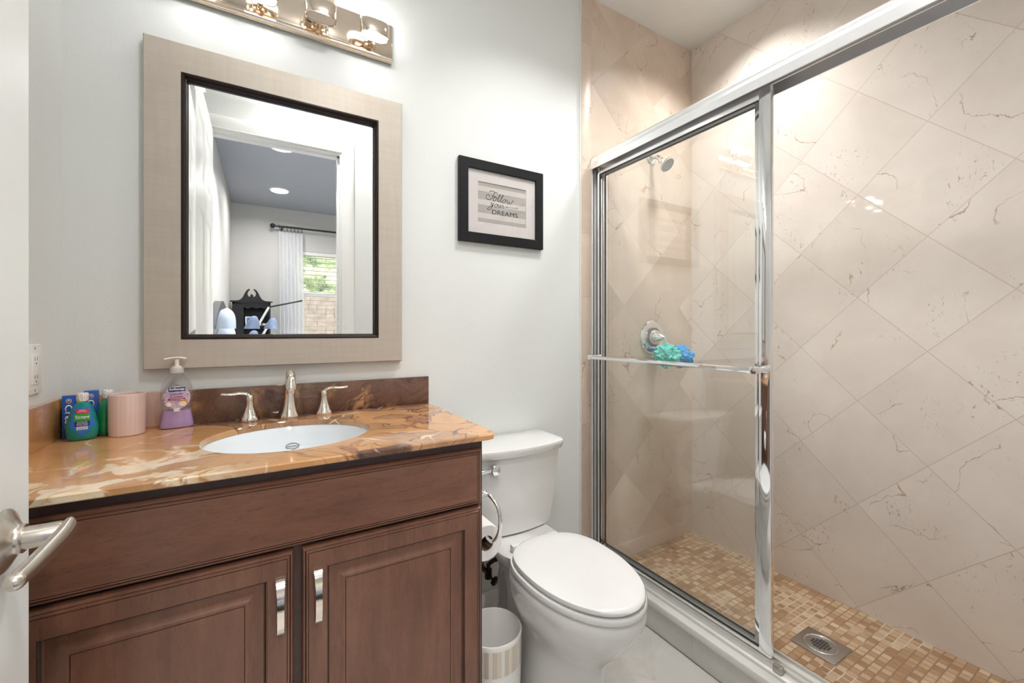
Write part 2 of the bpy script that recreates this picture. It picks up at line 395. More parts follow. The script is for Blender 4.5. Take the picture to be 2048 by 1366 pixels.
# travertine mosaic of the shower floor
g = NG('travertine_mosaic'); p = g.pos(); x, y, z = g.xyz(p)
s = .0272
ta = g.math('DIVIDE', x, s); tb = g.math('DIVIDE', y, s)
edge = g.math('MINIMUM', g.math('PINGPONG', ta, .5), g.math('PINGPONG', tb, .5))
gm = g.math('SUBTRACT', 1., g.step(edge, .045, .085))
wn_ = g.n('ShaderNodeTexWhiteNoise', noise_dimensions='3D'); g.put(wn_.inputs['Vector'], g.comb(g.math('FLOOR', ta), g.math('FLOOR', tb), 1.))
q = g.vmath('ADD', p, g.vmath('SCALE', wn_.outputs['Color'], None, 5.))
nn = g.noise(q, 60, 5, .7); big = g.noise(p, 4, 2)
col = g.ramp(g.math('ADD', g.math('MULTIPLY', wn_.outputs['Value'], .6), g.math('ADD', g.math('MULTIPLY', nn, .3), g.math('MULTIPLY', big, .25))),
             [(.2, (.30, .165, .080)), (.4, (.40, .235, .125)), (.58, (.48, .31, .18)), (.74, (.56, .40, .255)), (.92, (.66, .53, .38))])
pits = g.step(g.noise(q, 190, 3, .7), .60, .70)
col = g.mix(g.math('MULTIPLY', pits, .35), col, (.24, .12, .05))
wear = g.step(g.noise(p, 4.2, 2), .53, .60)
gcol = g.mix(wear, (.30, .20, .125), (.64, .57, .48))
col = g.mix(gm, col, gcol)
g.bsdf(col, .38, 0, g.bump(g.math('MULTIPLY', gm, -1.), .5, .002)); M['mosaic'] = g.m

# print of grey stripes
g = NG('striped_print'); x, y, z = g.xyz()
st = g.math('MODULO', g.math('SUBTRACT', 1.745, z), .0528)
inside = g.math('MAXIMUM', g.math('LESS_THAN', st, .0), g.math('LESS_THAN', g.math('ABSOLUTE', g.math('SUBTRACT', st, .0145)), .0))
def band(z0, z1): return g.math('MULTIPLY', g.math('GREATER_THAN', z, z0), g.math('LESS_THAN', z, z1))
tot = None
for z0, z1 in ((1.7176, 1.76), (1.6646, 1.6977), (1.6116, 1.6441), (1.55, 1.5905)):
    b_ = band(z0, z1); tot = b_ if tot is None else g.math('MAXIMUM', tot, b_)
g.bsdf(g.mix(tot, (.64, .60, .56), (.43, .40, .375)), .75); M['print'] = g.m

# lamp shade: frosted glass, lit or unlit
def shade_mat(name, strength):
    g = NG(name); nz = g.noise(g.pos(), 25, 2)
    b = g.bsdf((.9, .88, .84), .3)
    g.put(b.inputs['Emission Color'], g.ramp(nz, [(.3, (1., .985, .96)), (.7, (1., .99, .97))])); b.inputs['Emission Strength'].default_value = strength
    return g.m
M['shade_lit'] = shade_mat('lit_frosted_glass', 12.5)
M['shade_off'] = plain('unlit_frosted_glass', (.78, .66, .56), .15, 0, .03, 30)
M['downlight'] = shade_mat('lit_downlight_lens', 9.)

# ------------------------------------------------------------------ mesh helpers
def bx(bm, a, b, bev=0., seg=2):
    x0, y0, z0 = (min(a[i], b[i]) for i in range(3)); x1, y1, z1 = (max(a[i], b[i]) for i in range(3))
    v = [bm.verts.new(c) for c in ((x0,y0,z0),(x1,y0,z0),(x1,y1,z0),(x0,y1,z0),(x0,y0,z1),(x1,y0,z1),(x1,y1,z1),(x0,y1,z1))]
    fs = [bm.faces.new([v[i] for i in q]) for q in ((3,2,1,0),(4,5,6,7),(0,1,5,4),(1,2,6,5),(2,3,7,6),(3,0,4,7))]
    if bev:
        es = list({e for f in fs for e in f.edges})
        bmesh.ops.bevel(bm, geom=es, offset=bev, segments=seg, affect='EDGES', profile=.5)
    return fs

def loft(bm, rings, cap0=True, cap1=True, closed=True, loop=False, mats=None):
    rv = [[bm.verts.new(c) for c in r] for r in rings]
    n = len(rv[0]); k = len(rv)
    for i in range(k if loop else k - 1):
        A = rv[i]; B = rv[(i + 1) % k]
        for j in range(n if closed else n - 1):
            f = bm.faces.new((A[j], A[(j + 1) % n], B[(j + 1) % n], B[j]))
            if mats: f.material_index = mats[i]
    if cap0 and not loop: bm.faces.new(rv[0][::-1])
    if cap1 and not loop: bm.faces.new(rv[-1])
    return rv

def frame_of(d):
    d = Vector(d).normalized()
    up = Vector((0, 0, 1)) if abs(d.z) < .95 else Vector((1, 0, 0))
    a = d.cross(up).normalized(); b = d.cross(a).normalized()
    return a, b, d

def lathe(bm, prof, org, axis=(0, 0, 1), n=40, cap0=True, cap1=True, sx=1., sy=1.):
    a, b, d = frame_of(axis); org = Vector(org)
    rings = []
    for r, h in prof:
        rings.append([org + d * h + a * (r * sx * math.cos(2 * PI * i / n)) + b * (r * sy * math.sin(2 * PI * i / n)) for i in range(n)])
    loft(bm, rings, cap0, cap1)

def tube(bm, pts, r, n=12, cap=True, flat=None):
    pts = [Vector(p) for p in pts]
    rr = r if isinstance(r, (list, tuple)) else [r] * len(pts)
    rings = []; pa = None
    for i, p in enumerate(pts):
        t = (pts[min(i + 1, len(pts) - 1)] - pts[max(i - 1, 0)]).normalized()
        if pa is None:
            a, b, _ = frame_of(t)
        else:
            a = (pa - t * pa.dot(t)).normalized(); b = t.cross(a).normalized()
        pa = a
        if isinstance(rr[i], tuple): ra, rb = rr[i]
        else: ra = rb = rr[i]
        rings.append([p + a * (ra * math.cos(2 * PI * k / n)) + b * (rb * math.sin(2 * PI * k / n)) for k in range(n)])
    loft(bm, rings, cap, cap)

def smooth_path(pts, sub=6):
    P = [Vector(p) for p in pts]; out = []
    for i in range(len(P) - 1):
        p0 = P[max(i - 1, 0)]; p1 = P[i]; p2 = P[i + 1]; p3 = P[min(i + 2, len(P) - 1)]
        for k in range(sub):
            t = k / sub
            out.append(.5 * ((2 * p1) + (-p0 + p2) * t + (2 * p0 - 5 * p1 + 4 * p2 - p3) * t * t + (-p0 + 3 * p1 - 3 * p2 + p3) * t ** 3))
    out.append(P[-1])
    return out

def sweep_rect(bm, u0, u1, v0, v1, prof, mapf, mats=None, closed_prof=True):
    """mitred moulding round a rectangle; prof = (inset, depth) pairs"""
    rings = []
    for su, sv in ((0, 0), (1, 0), (1, 1), (0, 1)):
        rings.append([mapf((u0 + d) if su == 0 else (u1 - d), (v0 + d) if sv == 0 else (v1 - d), w) for d, w in prof])
    k = len(prof)
    rv = [[bm.verts.new(c) for c in r] for r in rings]
    for i in range(4):
        A = rv[i]; B = rv[(i + 1) % 4]
        for j in range(k if closed_prof else k - 1):
            f = bm.faces.new((A[j], A[(j + 1) % k], B[(j + 1) % k], B[j]))
            if mats: f.material_index = mats[j]

def panel(bm, u0, u1, v0, v1, prof, mapf, glaze=()):
    """a panelled slab: nested rectangles from the back edge to the centre field"""
    rings = []
    for d, w in prof:
        rings.append([mapf(u0 + d, v0 + d, w), mapf(u1 - d, v0 + d, w), mapf(u1 - d, v1 - d, w), mapf(u0 + d, v1 - d, w)])
    rv = loft(bm, rings, True, True, mats=[1 if i in glaze else 0 for i in range(len(prof))])

def obj(name, bm, mat, parent=None, angle=35, kind=None, label=None, smooth=True):
    me = bpy.data.meshes.new(name)
    bmesh.ops.recalc_face_normals(bm, faces=bm.faces)
    bm.to_mesh(me); bm.free()
    for m in (mat if isinstance(mat, (list, tuple)) else [mat]): me.materials.append(m)
    if smooth:
        me.shade_smooth(); me.set_sharp_from_angle(angle=math.radians(angle))
    o = bpy.data.objects.new(name, me); COL.objects.link(o)
    if parent is not None: attach(o, parent)
    if kind: o['kind'] = kind
    if label: o['label'] = label
    return o

def wmat(o):
    m = Matrix.LocRotScale(o.location, o.rotation_euler, o.scale)
    if o.parent: m = wmat(o.parent) @ o.matrix_parent_inverse @ m
    return m
def fill(bm, verts, flip=False):
    from mathutils.geometry import tessellate_polygon
    for t in tessellate_polygon([[v.co for v in verts]]):
        if len(set(t)) == 3: bm.faces.new([verts[i] for i in (t[::-1] if flip else t)])
def attach(o, parent):
    o.parent = parent; o.matrix_parent_inverse = wmat(parent).inverted()

def thing(name, label, cat, loc=(0, 0, 0), group=None, kind=None):
    o = bpy.data.objects.new(name, None); o.empty_display_size = .02; COL.objects.link(o)
    o.location = loc; o['label'] = label; o['category'] = cat
    if group: o['group'] = group
    if kind: o['kind'] = kind
    return o
def tag(o, label, cat, group=None):
    o['label'] = label; o['category'] = cat
    if group: o['group'] = group
    return o
def struct(name, bm, mat, label=None, **kw):
    o = obj(name, bm, mat, None, kind='structure', **kw)
    if label: o['label'] = label
    return o
def B(): return bmesh.new()
def box_obj(name, a, b, mat, parent=None, bev=0., **kw):
    bm = B(); bx(bm, a, b, bev); return obj(name, bm, mat, parent, **kw)
def sbox(name, a, b, mat, label=None, bev=0.):
    bm = B(); bx(bm, a, b, bev); return struct(name, bm, mat, label)

def text_bm(txt, width, height, place, depth=.0004, shear=0., bold=0.):
    """lettering as thin solid mesh; place(u, v, w) -> world, u right, v up, w out"""
    cu = bpy.data.curves.new('lettering', 'FONT'); cu.body = txt; cu.align_x = 'CENTER'; cu.size = 1; cu.resolution_u = 3; cu.shear = shear; cu.offset = bold
    to = bpy.data.objects.new('lettering_tmp', cu); COL.objects.link(to)
    dg = bpy.context.evaluated_depsgraph_get()
    me = bpy.data.meshes.new_from_object(to.evaluated_get(dg))
    bm = B(); bm.from_mesh(me)
    bpy.data.objects.remove(to); bpy.data.curves.remove(cu); bpy.data.meshes.remove(me)
    xs = [v.co.x for v in bm.verts]; ys = [v.co.y for v in bm.verts]
    x0, x1, y0, y1 = min(xs), max(xs), min(ys), max(ys)
    r = bmesh.ops.extrude_face_region(bm, geom=bm.faces[:])
    new = {e for e in r['geom'] if isinstance(e, bmesh.types.BMVert)}
    for v in bm.verts:
        u = ((v.co.x - x0) / (x1 - x0) - .5) * width; w = ((v.co.y - y0) / (y1 - y0) - .5) * height
        v.co = place(u, w, depth if v in new else 0.)
    return bm

# ------------------------------------------------------------------ the room shell
YD0, YD1 = -1.5, -1.62          # doorway wall, bathroom face and bedroom face
XL, XR = -.44, 2.04             # painted left wall face, tiled long wall face
OX0, OX1, OZ = -.27, .44, 2.317 # door opening
SHX = 1.247                     # where the tile begins on the back wall
FZ = .03                        # shower floor level

sbox('wall_back', (XL - .12, 0, -.1), (SHX, .12, CEIL + .02), M['wall'], 'painted wall behind the vanity and toilet')
sbox('wall_shower_end', (SHX, 0, -.1), (XR + .12, .12, CEIL + .02), M['tile_end'], 'tiled end wall of the shower with the shower head')
sbox('wall_left', (XL - .12, YD0, -.1), (XL, 0, CEIL + .02), M['wall'], 'painted left wall with the outlet')
sbox('wall_right', (XR, YD0 - .12, -.1), (XR + .12, 0, CEIL + .02), M['tile_long'], 'long diagonal tiled wall of the shower')
bm = B()
bx(bm, (XL - .12, YD1, -.1), (OX0 - .02, YD0, CEIL + .02)); bx(bm, (OX1 + .02, YD1, -.1), (XR, YD0, CEIL + .02)); bx(bm, (OX0 - .02, YD1, OZ + .02), (OX1 + .02, YD0, CEIL + .02))
struct('wall_front', bm, M['wall'], 'wall with the doorway to the bedroom, seen in the mirror')
sbox('ceiling', (XL - .12, YD0 - .06, CEIL), (XR + .12, .12, CEIL + .1), M['ceiling'])
sbox('floor', (XL - .12, YD1, -.1), (1.28, 0, 0), M['tile_floor'], 'pale marble bathroom floor')
sbox('floor_shower', (1.40, YD0, -.1), (XR, 0, FZ), M['mosaic'], 'travertine mosaic shower floor')
sbox('trim_1', (SHX, -.012, 0.12), (1.306, 0, CEIL), M['tile_border'], 'narrow border tile beside the shower end wall', .002)
sbox('trim_2', (SHX - .006, -.010, 0.12), (SHX, 0, CEIL), M['grout'], 'white caulk line beside the shower tile')
sbox('baseboard_back', (.50, -.015, 0), (1.27, 0, .107), M['trim'], 'white baseboard behind the toilet', .003)
# curb: grey riser and a pale stone cap
sbox('trim_3', (1.282, YD0, 0), (1.40, 0, .098), M['curbface'], 'grey marble riser of the shower curb')
sbox('trim_4', (1.266, YD0, .098), (1.408, 0, .124), M['curbstone'], 'pale stone cap of the shower curb', .004)
# door casing and jamb (bathroom side shows in the mirror)
bm = B()
cas = [(0, 0), (0, .012), (.006, .016), (.03, .018), (.045, .014), (.055, .013), (.062, .010), (.075, .010), (.075, 0)]
def casing(side, y, sgn):
    pts = cas
    def at(d): return d
    W = .085
    for x_in, dirx in ((OX0, -1), (OX1, 1)):
        rings = []
        for zz in (0., 1.):
            rings.append([Vector((x_in + dirx * (W - d), y + sgn * w, 0 if zz == 0 else OZ + W - d)) for d, w in pts])
        loft(bm, rings)
    rings = []
    for x_in, dirx in ((OX0, -1), (OX1, 1)):
        rings.append([Vector((x_in + dirx * (W - d), y + sgn * w, OZ + W - d)) for d, w in pts])
    loft(bm, rings)
casing(0, YD0, 1); casing(0, YD1, -1)
struct('trim_5', bm, M['trim'], 'white moulded casing round the doorway')
bm = B()
bx(bm, (OX0 - .02, YD1, 0), (OX0, YD0, OZ + .02)); bx(bm, (OX1, YD1, 0), (OX1 + .02, YD0, OZ + .02)); bx(bm, (OX0, YD1, OZ), (OX1, YD0, OZ + .02))
bx(bm, (OX1 - .012, YD1 + .03, 0), (OX1, YD0 - .045, OZ)); bx(bm, (OX0, YD1 + .03, OZ - .012), (OX1, YD0 - .045, OZ))
struct('trim_6', bm, M['trim'], 'white door jamb with stop')

# bedroom beyond the doorway (seen in the mirror)
BY = -4.6; BX0, BX1 = -.336, 3.2
WX0, WX1, WZ0, WZ1 = .34, 1.62, .80, 2.177
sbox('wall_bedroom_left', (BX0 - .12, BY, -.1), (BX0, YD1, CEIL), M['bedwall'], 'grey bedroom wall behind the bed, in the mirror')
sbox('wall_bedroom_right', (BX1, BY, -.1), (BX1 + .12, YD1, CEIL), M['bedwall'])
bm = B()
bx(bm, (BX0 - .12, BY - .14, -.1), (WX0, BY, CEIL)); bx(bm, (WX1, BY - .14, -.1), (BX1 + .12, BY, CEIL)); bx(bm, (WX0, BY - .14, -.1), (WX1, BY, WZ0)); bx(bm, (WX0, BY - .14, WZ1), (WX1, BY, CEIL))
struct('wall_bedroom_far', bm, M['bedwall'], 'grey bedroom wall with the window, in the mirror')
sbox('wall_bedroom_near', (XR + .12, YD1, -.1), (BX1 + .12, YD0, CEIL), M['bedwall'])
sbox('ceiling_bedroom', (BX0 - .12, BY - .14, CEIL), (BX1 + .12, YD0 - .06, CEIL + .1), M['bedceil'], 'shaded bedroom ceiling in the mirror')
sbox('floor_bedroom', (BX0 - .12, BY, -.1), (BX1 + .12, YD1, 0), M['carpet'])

# the open white six-panel door
D0, D1, DX0, DX1, DZ = -1.488, -.747, -.285, -.25, 2.30
dr = thing('door_1', 'open white panelled door at left edge with a lever handle', 'door', (DX0, D0, 0), kind='structure')
bm = B(); bx(bm, (DX0, D0, .012), (DX1 - .008, D1, DZ), .001)
cols = ((D0 + .11, (D0 + D1) / 2 - .05), ((D0 + D1) / 2 + .05, D1 - .11))
rows = ((.25, .88), (1.02, 1.72), (1.86, 2.16))
# stiles and rails in front of the core, then raised fields
ys = [D0, cols[0][0], cols[0][1], cols[1][0], cols[1][1], D1]; zs = [.012, .25, .88, 1.02, 1.72, 1.86, 2.16, DZ]
for i in (0, 2, 4): bx(bm, (DX1 - .008, ys[i], .012), (DX1, ys[i + 1], DZ))
for i in (0, 2, 4, 6): bx(bm, (DX1 - .0085, D0 + .001, zs[i]), (DX1 - .0003, D1 - .001, zs[i + 1]))
for c in cols:
    for r in rows:
        panel(bm, c[0], c[1], r[0], r[1], [(0, -.009), (0, -.0005), (.012, -.006), (.03, -.006), (.045, -.002)], lambda u, v, w: Vector((DX1 + w, u, v)))
obj('door_slab', bm, M['door'], dr)
hd = thing('door_handle', None, None, (DX1, -.808, .910)); del hd['label'], hd['category']; attach(hd, dr)
hy, hz = -.808, .910
bm = B(); lathe(bm, [(.0345, 0), (.0345, .002), (.0330, .0035), (.0225, .009), (.0170, .012), (.0158, .0140), (.0158, .0170), (.0150, .0178)], (DX1, hy, hz), (1, 0, 0), 40)
obj('rosette', bm, M['satin'], hd)
bm = B()
tube(bm, [(DX1 + .016, hy, hz), (DX1 + .046, hy, hz), (DX1 + .050, hy, hz)], [.0125, .0125, .0110], 24)
lp = smooth_path([(DX1 + .0530, hy + .013, hz + .003), (DX1 + .0530, hy + .002, hz + .002), (DX1 + .0525, hy - .014, hz), (DX1 + .0515, hy - .045, hz - .001), (DX1 + .0505, hy - .080, hz - .001), (DX1 + .0500, hy - .108, hz), (DX1 + .0500, hy - .118, hz), (DX1 + .0500, hy - .1235, hz)], 5)
kk = len(lp) - 1
def lev(i):
    y = hy + .013 - lp[i].y      # distance along the blade
    h = .0138 - .0055 * min(1, y / .115); d = .0058 + .0022 * min(1, y / .03)
    e = math.sqrt(max(.02, 1 - (1 - min(1, y / .012)) ** 2)) * math.sqrt(max(.02, 1 - max(0, (y - .1285) / .0082) ** 2))
    return (d * e, h * e)
tube(bm, lp, [lev(i) for i in range(kk + 1)], 20)
obj('lever', bm, M['satin'], hd)

# ------------------------------------------------------------------ vanity cabinet
VX0, VX1, VF = -.372, .492, -.51
vc = thing('vanity_cabinet', 'brown cherry wood bathroom vanity cabinet under the onyx countertop', 'cabinet', (.06, -.25, 0))
bm = B()
bx(bm, (XL + .001, VF, .10), (XL + .019, -.001, .865)); bx(bm, (VX1 - .018, VF, .10), (VX1, -.001, .865)); bx(bm, (XL + .019, VF, .10), (VX1 - .018, -.001, .118)); bx(bm, (XL + .019, -.013, .118), (VX1 - .018, -.001, .865))
bx(bm, (XL + .001, VF + .07, 0), (VX1 - .01, -.001, .10))
obj('carcass', bm, M['woodZ'], vc)
bm = B()
bx(bm, (XL + .001, VF - .0025, .695), (VX1, VF, .866)); bx(bm, (XL + .001, VF - .0025, .10), (VX0 + .03, VF, .695)); bx(bm, (VX1 - .03, VF - .0025, .10), (VX1, VF, .695)); bx(bm, (.03, VF - .0025, .10), (.093, VF, .695)); bx(bm, (VX0, VF - .0025, .10), (VX1, VF, .125))
obj('face_frame', bm, M['rail'], vc)
FY = VF - .0025
mapF = lambda u, v, w: Vector((u, FY - .0195 - w, v))
bm = B()
panel(bm, VX0 + .012, .482, .702, .842, [(0, -.0195), (0, -.007), (.003, -.003), (.0055, -.003), (.0065, -.0045), (.0085, 0), (.0115, 0), (.0121, -.002), (.0127, 0)], mapF, (3, 6, 7))
obj('drawer_front', bm, [M['woodX'], M['glaze']], vc)
DP = [(0, -.0195), (0, -.008), (.003, -.003), (.0055, -.002), (.0065, -.004), (.0085, 0), (.0115, 0), (.0120, -.002), (.0127, 0), (.047, 0), (.0475, -.0025), (.049, -.002), (.0515, -.005), (.0535, -.0095), (.066, -.010), (.078, -.0035), (.081, -.002), (.0845, -.002), (.0850, -.004), (.0857, -.002)]
for x0, x1, hx in ((VX0 + .012, .054, .0295), (.069, .482, .0985)):
    dk = thing('door', None, None, (x0, FY, .12)); del dk['label'], dk['category']; attach(dk, vc)
    bm = B(); panel(bm, x0, x1, .118, .694, DP, mapF, (3, 6, 7, 9, 11, 17, 18))
    obj('door_panel', bm, [M['woodZ'], M['glaze']], dk)
    bm = B(); z0, z1 = .538, .646; yb = FY - .0195
    path = [(hx, yb, z1 - .002), (hx, yb - .010, z1 - .003), (hx, yb - .020, z1 - .020), (hx, yb - .025, z1 - .034), (hx, yb - .0275, (z0 + z1) / 2), (hx, yb - .025, z0 + .026), (hx, yb - .018, z0 + .008), (hx, yb - .008, z0 + .003), (hx, yb, z0 + .003)]
    pp = smooth_path(path, 5)
    rings = []
    for i, q in enumerate(pp):
        t = i / (len(pp) - 1); w = .0062 + .0028 * max(0, 1 - t / .35) + .001 * max(0, (t - .85) / .15); th = .0022
        d = (pp[min(i + 1, len(pp) - 1)] - pp[max(i - 1, 0)]).normalized(); nrm = Vector((1, 0, 0)).cross(d)
        rings.append([q + Vector((-w, 0, 0)) - nrm * th, q + Vector((w, 0, 0)) - nrm * th, q + Vector((w, 0, 0)) + nrm * th, q + Vector((-w, 0, 0)) + nrm * th])
    loft(bm, rings)
    bmesh.ops.bevel(bm, geom=[e for e in bm.edges if e.is_manifold and e.calc_face_angle(0) > .8], offset=.0008, segments=2, affect='EDGES')
    obj('handle', bm, M['nickel'], dk, angle=50)

# ------------------------------------------------------------------ countertop with the sink cut-out
ct = thing('countertop', 'polished orange and brown onyx countertop with splashes on the vanity', 'countertop', (.06, -.25, .866))
SKC, SKA, SKB = (.062, -.28), .190, .170
CX0, CX1, CY0, CY1, CZ0, CZ1 = XL + .001, .523, -.547, -.001, .866, .881
def rrect(n):
    """outline of the slab, a rounded front right corner, sampled by angle round the sink centre"""
    out = []
    for i in range(n):
        a = 2 * PI * i / n; dx, dy = math.cos(a), math.sin(a)
        ts = []
        if dx > 1e-9: ts.append((CX1 - SKC[0]) / dx)
        if dx < -1e-9: ts.append((CX0 - SKC[0]) / dx)
        if dy > 1e-9: ts.append((CY1 - SKC[1]) / dy)
        if dy < -1e-9: ts.append((CY0 - SKC[1]) / dy)
        t = min(ts); x, y = SKC[0] + dx * t, SKC[1] + dy * t
        r = .03; cx, cy = CX1 - r, CY0 + r
        if x > cx and y < cy:
            k = Vector((x - cx, y - cy)); 
            # march to the arc
            lo, hi = 0., t
            for _ in range(30):
                m = (lo + hi) / 2; px, py = SKC[0] + dx * m, SKC[1] + dy * m
                if px > cx and py < cy and (px - cx) ** 2 + (py - cy) ** 2 > r * r: hi = m
                else: lo = m
            x, y = SKC[0] + dx * lo, SKC[1] + dy * lo
        out.append((x, y))
    return out
# angles that hit the corners exactly
def corner_angles():
    return [math.atan2(cy - SKC[1], cx - SKC[0]) % (2 * PI) for cx, cy in ((CX0, CY0), (CX0, CY1), (CX1, CY1))]
N = 240
angs = sorted([2 * PI * i / N for i in range(N)] + corner_angles())
def outline(inset):
    pts = []
    for a in angs:
        dx, dy = math.cos(a), math.sin(a); ts = []
        x0, x1, y0, y1 = CX0 + inset, CX1 - inset, CY0 + inset, CY1 - inset
        if dx > 1e-9: ts.append((x1 - SKC[0]) / dx)
        if dx < -1e-9: ts.append((x0 - SKC[0]) / dx)
        if dy > 1e-9: ts.append((y1 - SKC[1]) / dy)
        if dy < -1e-9: ts.append((y0 - SKC[1]) / dy)
        t = min(ts); r = .03 - inset; cx, cy = CX1 - .03, CY0 + .03
        px, py = SKC[0] + dx * t, SKC[1] + dy * t
        if px > cx and py < cy:
            lo, hi = 0., t
            for _ in range(40):
                m = (lo + hi) / 2; qx, qy = SKC[0] + dx * m, SKC[1] + dy * m
                if qx > cx and qy < cy and (qx - cx) ** 2 + (qy - cy) ** 2 > r * r: hi = m
                else: lo = m
            px, py = SKC[0] + dx * lo, SKC[1] + dy * lo
        pts.append((px, py))
    return pts
def ell(k): return [(SKC[0] + SKA * k * math.cos(math.atan2(math.sin(a) / SKB, math.cos(a) / SKA)) , SKC[1] + SKB * k * math.sin(math.atan2(math.sin(a) / SKB, math.cos(a) / SKA))) for a in angs]
bm = B()
rings = [[Vector((x, y, CZ0)) for x, y in ell(1.0)], [Vector((x, y, CZ0)) for x, y in outline(.002)], [Vector((x, y, CZ0 + .002)) for x, y in outline(0)], [Vector((x, y, CZ1 - .003)) for x, y in outline(0)], [Vector((x, y, CZ1)) for x, y in outline(.003)],
         [Vector((x, y, CZ1)) for x, y in ell(1.008)], [Vector((x, y, CZ1 - .002)) for x, y in ell(1.0)]]
loft(bm, rings, False, False, loop=True)
obj('slab', bm, M['onyx'], ct, angle=25)
box_obj('backsplash', (XL + .001, -.014, CZ1), (CX1, -.001, .978), M['onyx'], ct, .0015)
box_obj('side_splash', (XL + .001, CY0 + .03, CZ1), (XL + .013, -.014, .978), M['onyx'], ct, .0015)

# undermount basin
sk = thing('sink', 'white oval undermount sink basin set into the onyx countertop', 'sink', (SKC[0], SKC[1], .72))
bm = B(); n = 96
def er(kx, ky, z): return [Vector((SKC[0] + SKA * kx * math.cos(2 * PI * i / n), SKC[1] + SKB * ky * math.sin(2 * PI * i / n), z)) for i in range(n)]
loft(bm, [er(1.08, 1.09, .8655), er(1.01, 1.01, .8655), er(1.0, 1.0, .862), er(.975, .975, .845), er(.93, .93, .81), er(.84, .84, .77), er(.66, .66, .738), er(.4, .4, .722), er(.12, .135, .718),
          er(.12, .135, .712), er(.45, .45, .714), er(.72, .72, .73), er(.90, .90, .765), er(.98, .98, .81), er(1.03, 1.03, .845), er(1.08, 1.09, .860)], False, False, loop=True)
obj('basin', bm, M['sinkwhite'], sk, angle=60)
bm = B(); lathe(bm, [(.0228, .7155), (.0228, .7195), (.018, .7205), (.006, .7195)], (SKC[0], SKC[1], 0), n=32); obj('drain_ring', bm, M['nickel'], sk)
# oval maker's mark on the back wall of the basin
def basin_pt(u, v, w):
    z = .8105 + v * .8; k = .925 if z < .81 else .93
    kk = .84 + (z - .77) / (.81 - .77) * (.93 - .84) if z < .81 else .93 + (z - .81) / .035 * .045
    x = .073 + u; s = math.sqrt(max(0, 1 - ((x - SKC[0]) / (SKA * kk)) ** 2))
    return Vector((x, SKC[1] + SKB * kk * s - .0012 - w, z))
bm = B()
ro = [(basin_pt(.0175 * math.cos(2 * PI * i / 40), .0105 * math.sin(2 * PI * i / 40), 0)) for i in range(40)]; ri = [(basin_pt(.0160 * math.cos(2 * PI * i / 40), .0088 * math.sin(2 * PI * i / 40), 0)) for i in range(40)]
ro2 = [p + Vector((0, -.0006, .0002)) for p in ro]; ri2 = [p + Vector((0, -.0006, .0002)) for p in ri]
loft(bm, [ro, ro2, ri2, ri], False, False, loop=True)
mk = obj('maker_mark', bm, M['ink'], sk)
bm = text_bm('American Standard', .026, .0042, basin_pt, .0006); obj('lettering', bm, M['ink'], mk, smooth=False)

# ------------------------------------------------------------------ widespread faucet
def bell(bm, x, y, r0, r1, h, n=36):
    z = CZ1
    lathe(bm, [(r0 * .96, 0), (r0, .002), (r0, .006), (r0 * .93, .012), (r0 * .80, h * .25), (r0 * .62, h * .48), (r1 * 1.08, h * .75), (r1, h * .93), (r1, h)], (x, y, z), n=n)
FX, FYY = .069, -.050
fs = thing('faucet', 'polished nickel widespread faucet with two lever handles behind the sink', 'faucet', (FX, FYY, CZ1))
bm = B(); bell(bm, FX, FYY, .0275, .0135, .085)
pth = smooth_path([(FX, FYY, CZ1 + .080), (FX, FYY - .002, CZ1 + .104), (FX, FYY - .016, CZ1 + .124), (FX, FYY - .040, CZ1 + .132), (FX, FYY - .066, CZ1 + .122), (FX, FYY - .078, CZ1 + .100), (FX, FYY - .080, CZ1 + .092)], 5)
tube(bm, pth, [(.0132 + .003 * math.sin(PI * i / (len(pth) - 1)), .0125 + .002 * i / (len(pth) - 1)) for i in range(len(pth))], 24)
spout = obj('spout', bm, M['nickel'], fs, angle=50)
bm = B(); lathe(bm, [(.0095, 0), (.0105, .006), (.0105, .012)], (FX, FYY - .0803, CZ1 + .083), n=24); obj('aerator', bm, M['chrome'], spout)
for hx, hy, sg in ((-.034, -.048, -1), (.166, -.046, 1)):
    bm = B(); bell(bm, hx, hy, .0255, .0098, .060); fh = obj('handle', bm, M['nickel'], fs, angle=50)
    bm = B()
    lathe(bm, [(.0102, 0), (.0105, .003), (.0098, .012), (.004, .017)], (hx, hy, CZ1 + .0605), n=24)
    pth = smooth_path([(hx - sg * .004, hy, CZ1 + .068), (hx + sg * .008, hy - .001, CZ1 + .078), (hx + sg * .024, hy - .003, CZ1 + .082), (hx + sg * .045, hy - .006, CZ1 + .081), (hx + sg * .062, hy - .008, CZ1 + .082), (hx + sg * .070, hy - .009, CZ1 + .083)], 5)
    k = len(pth) - 1
    tube(bm, pth, [(.0075 + .002 * math.sin(PI * i / k) - .0045 * (i / k) ** 4, .0062 - .0025 * i / k) for i in range(k + 1)], 16)
    obj('lever', bm, M['nickel'], fh, angle=50)

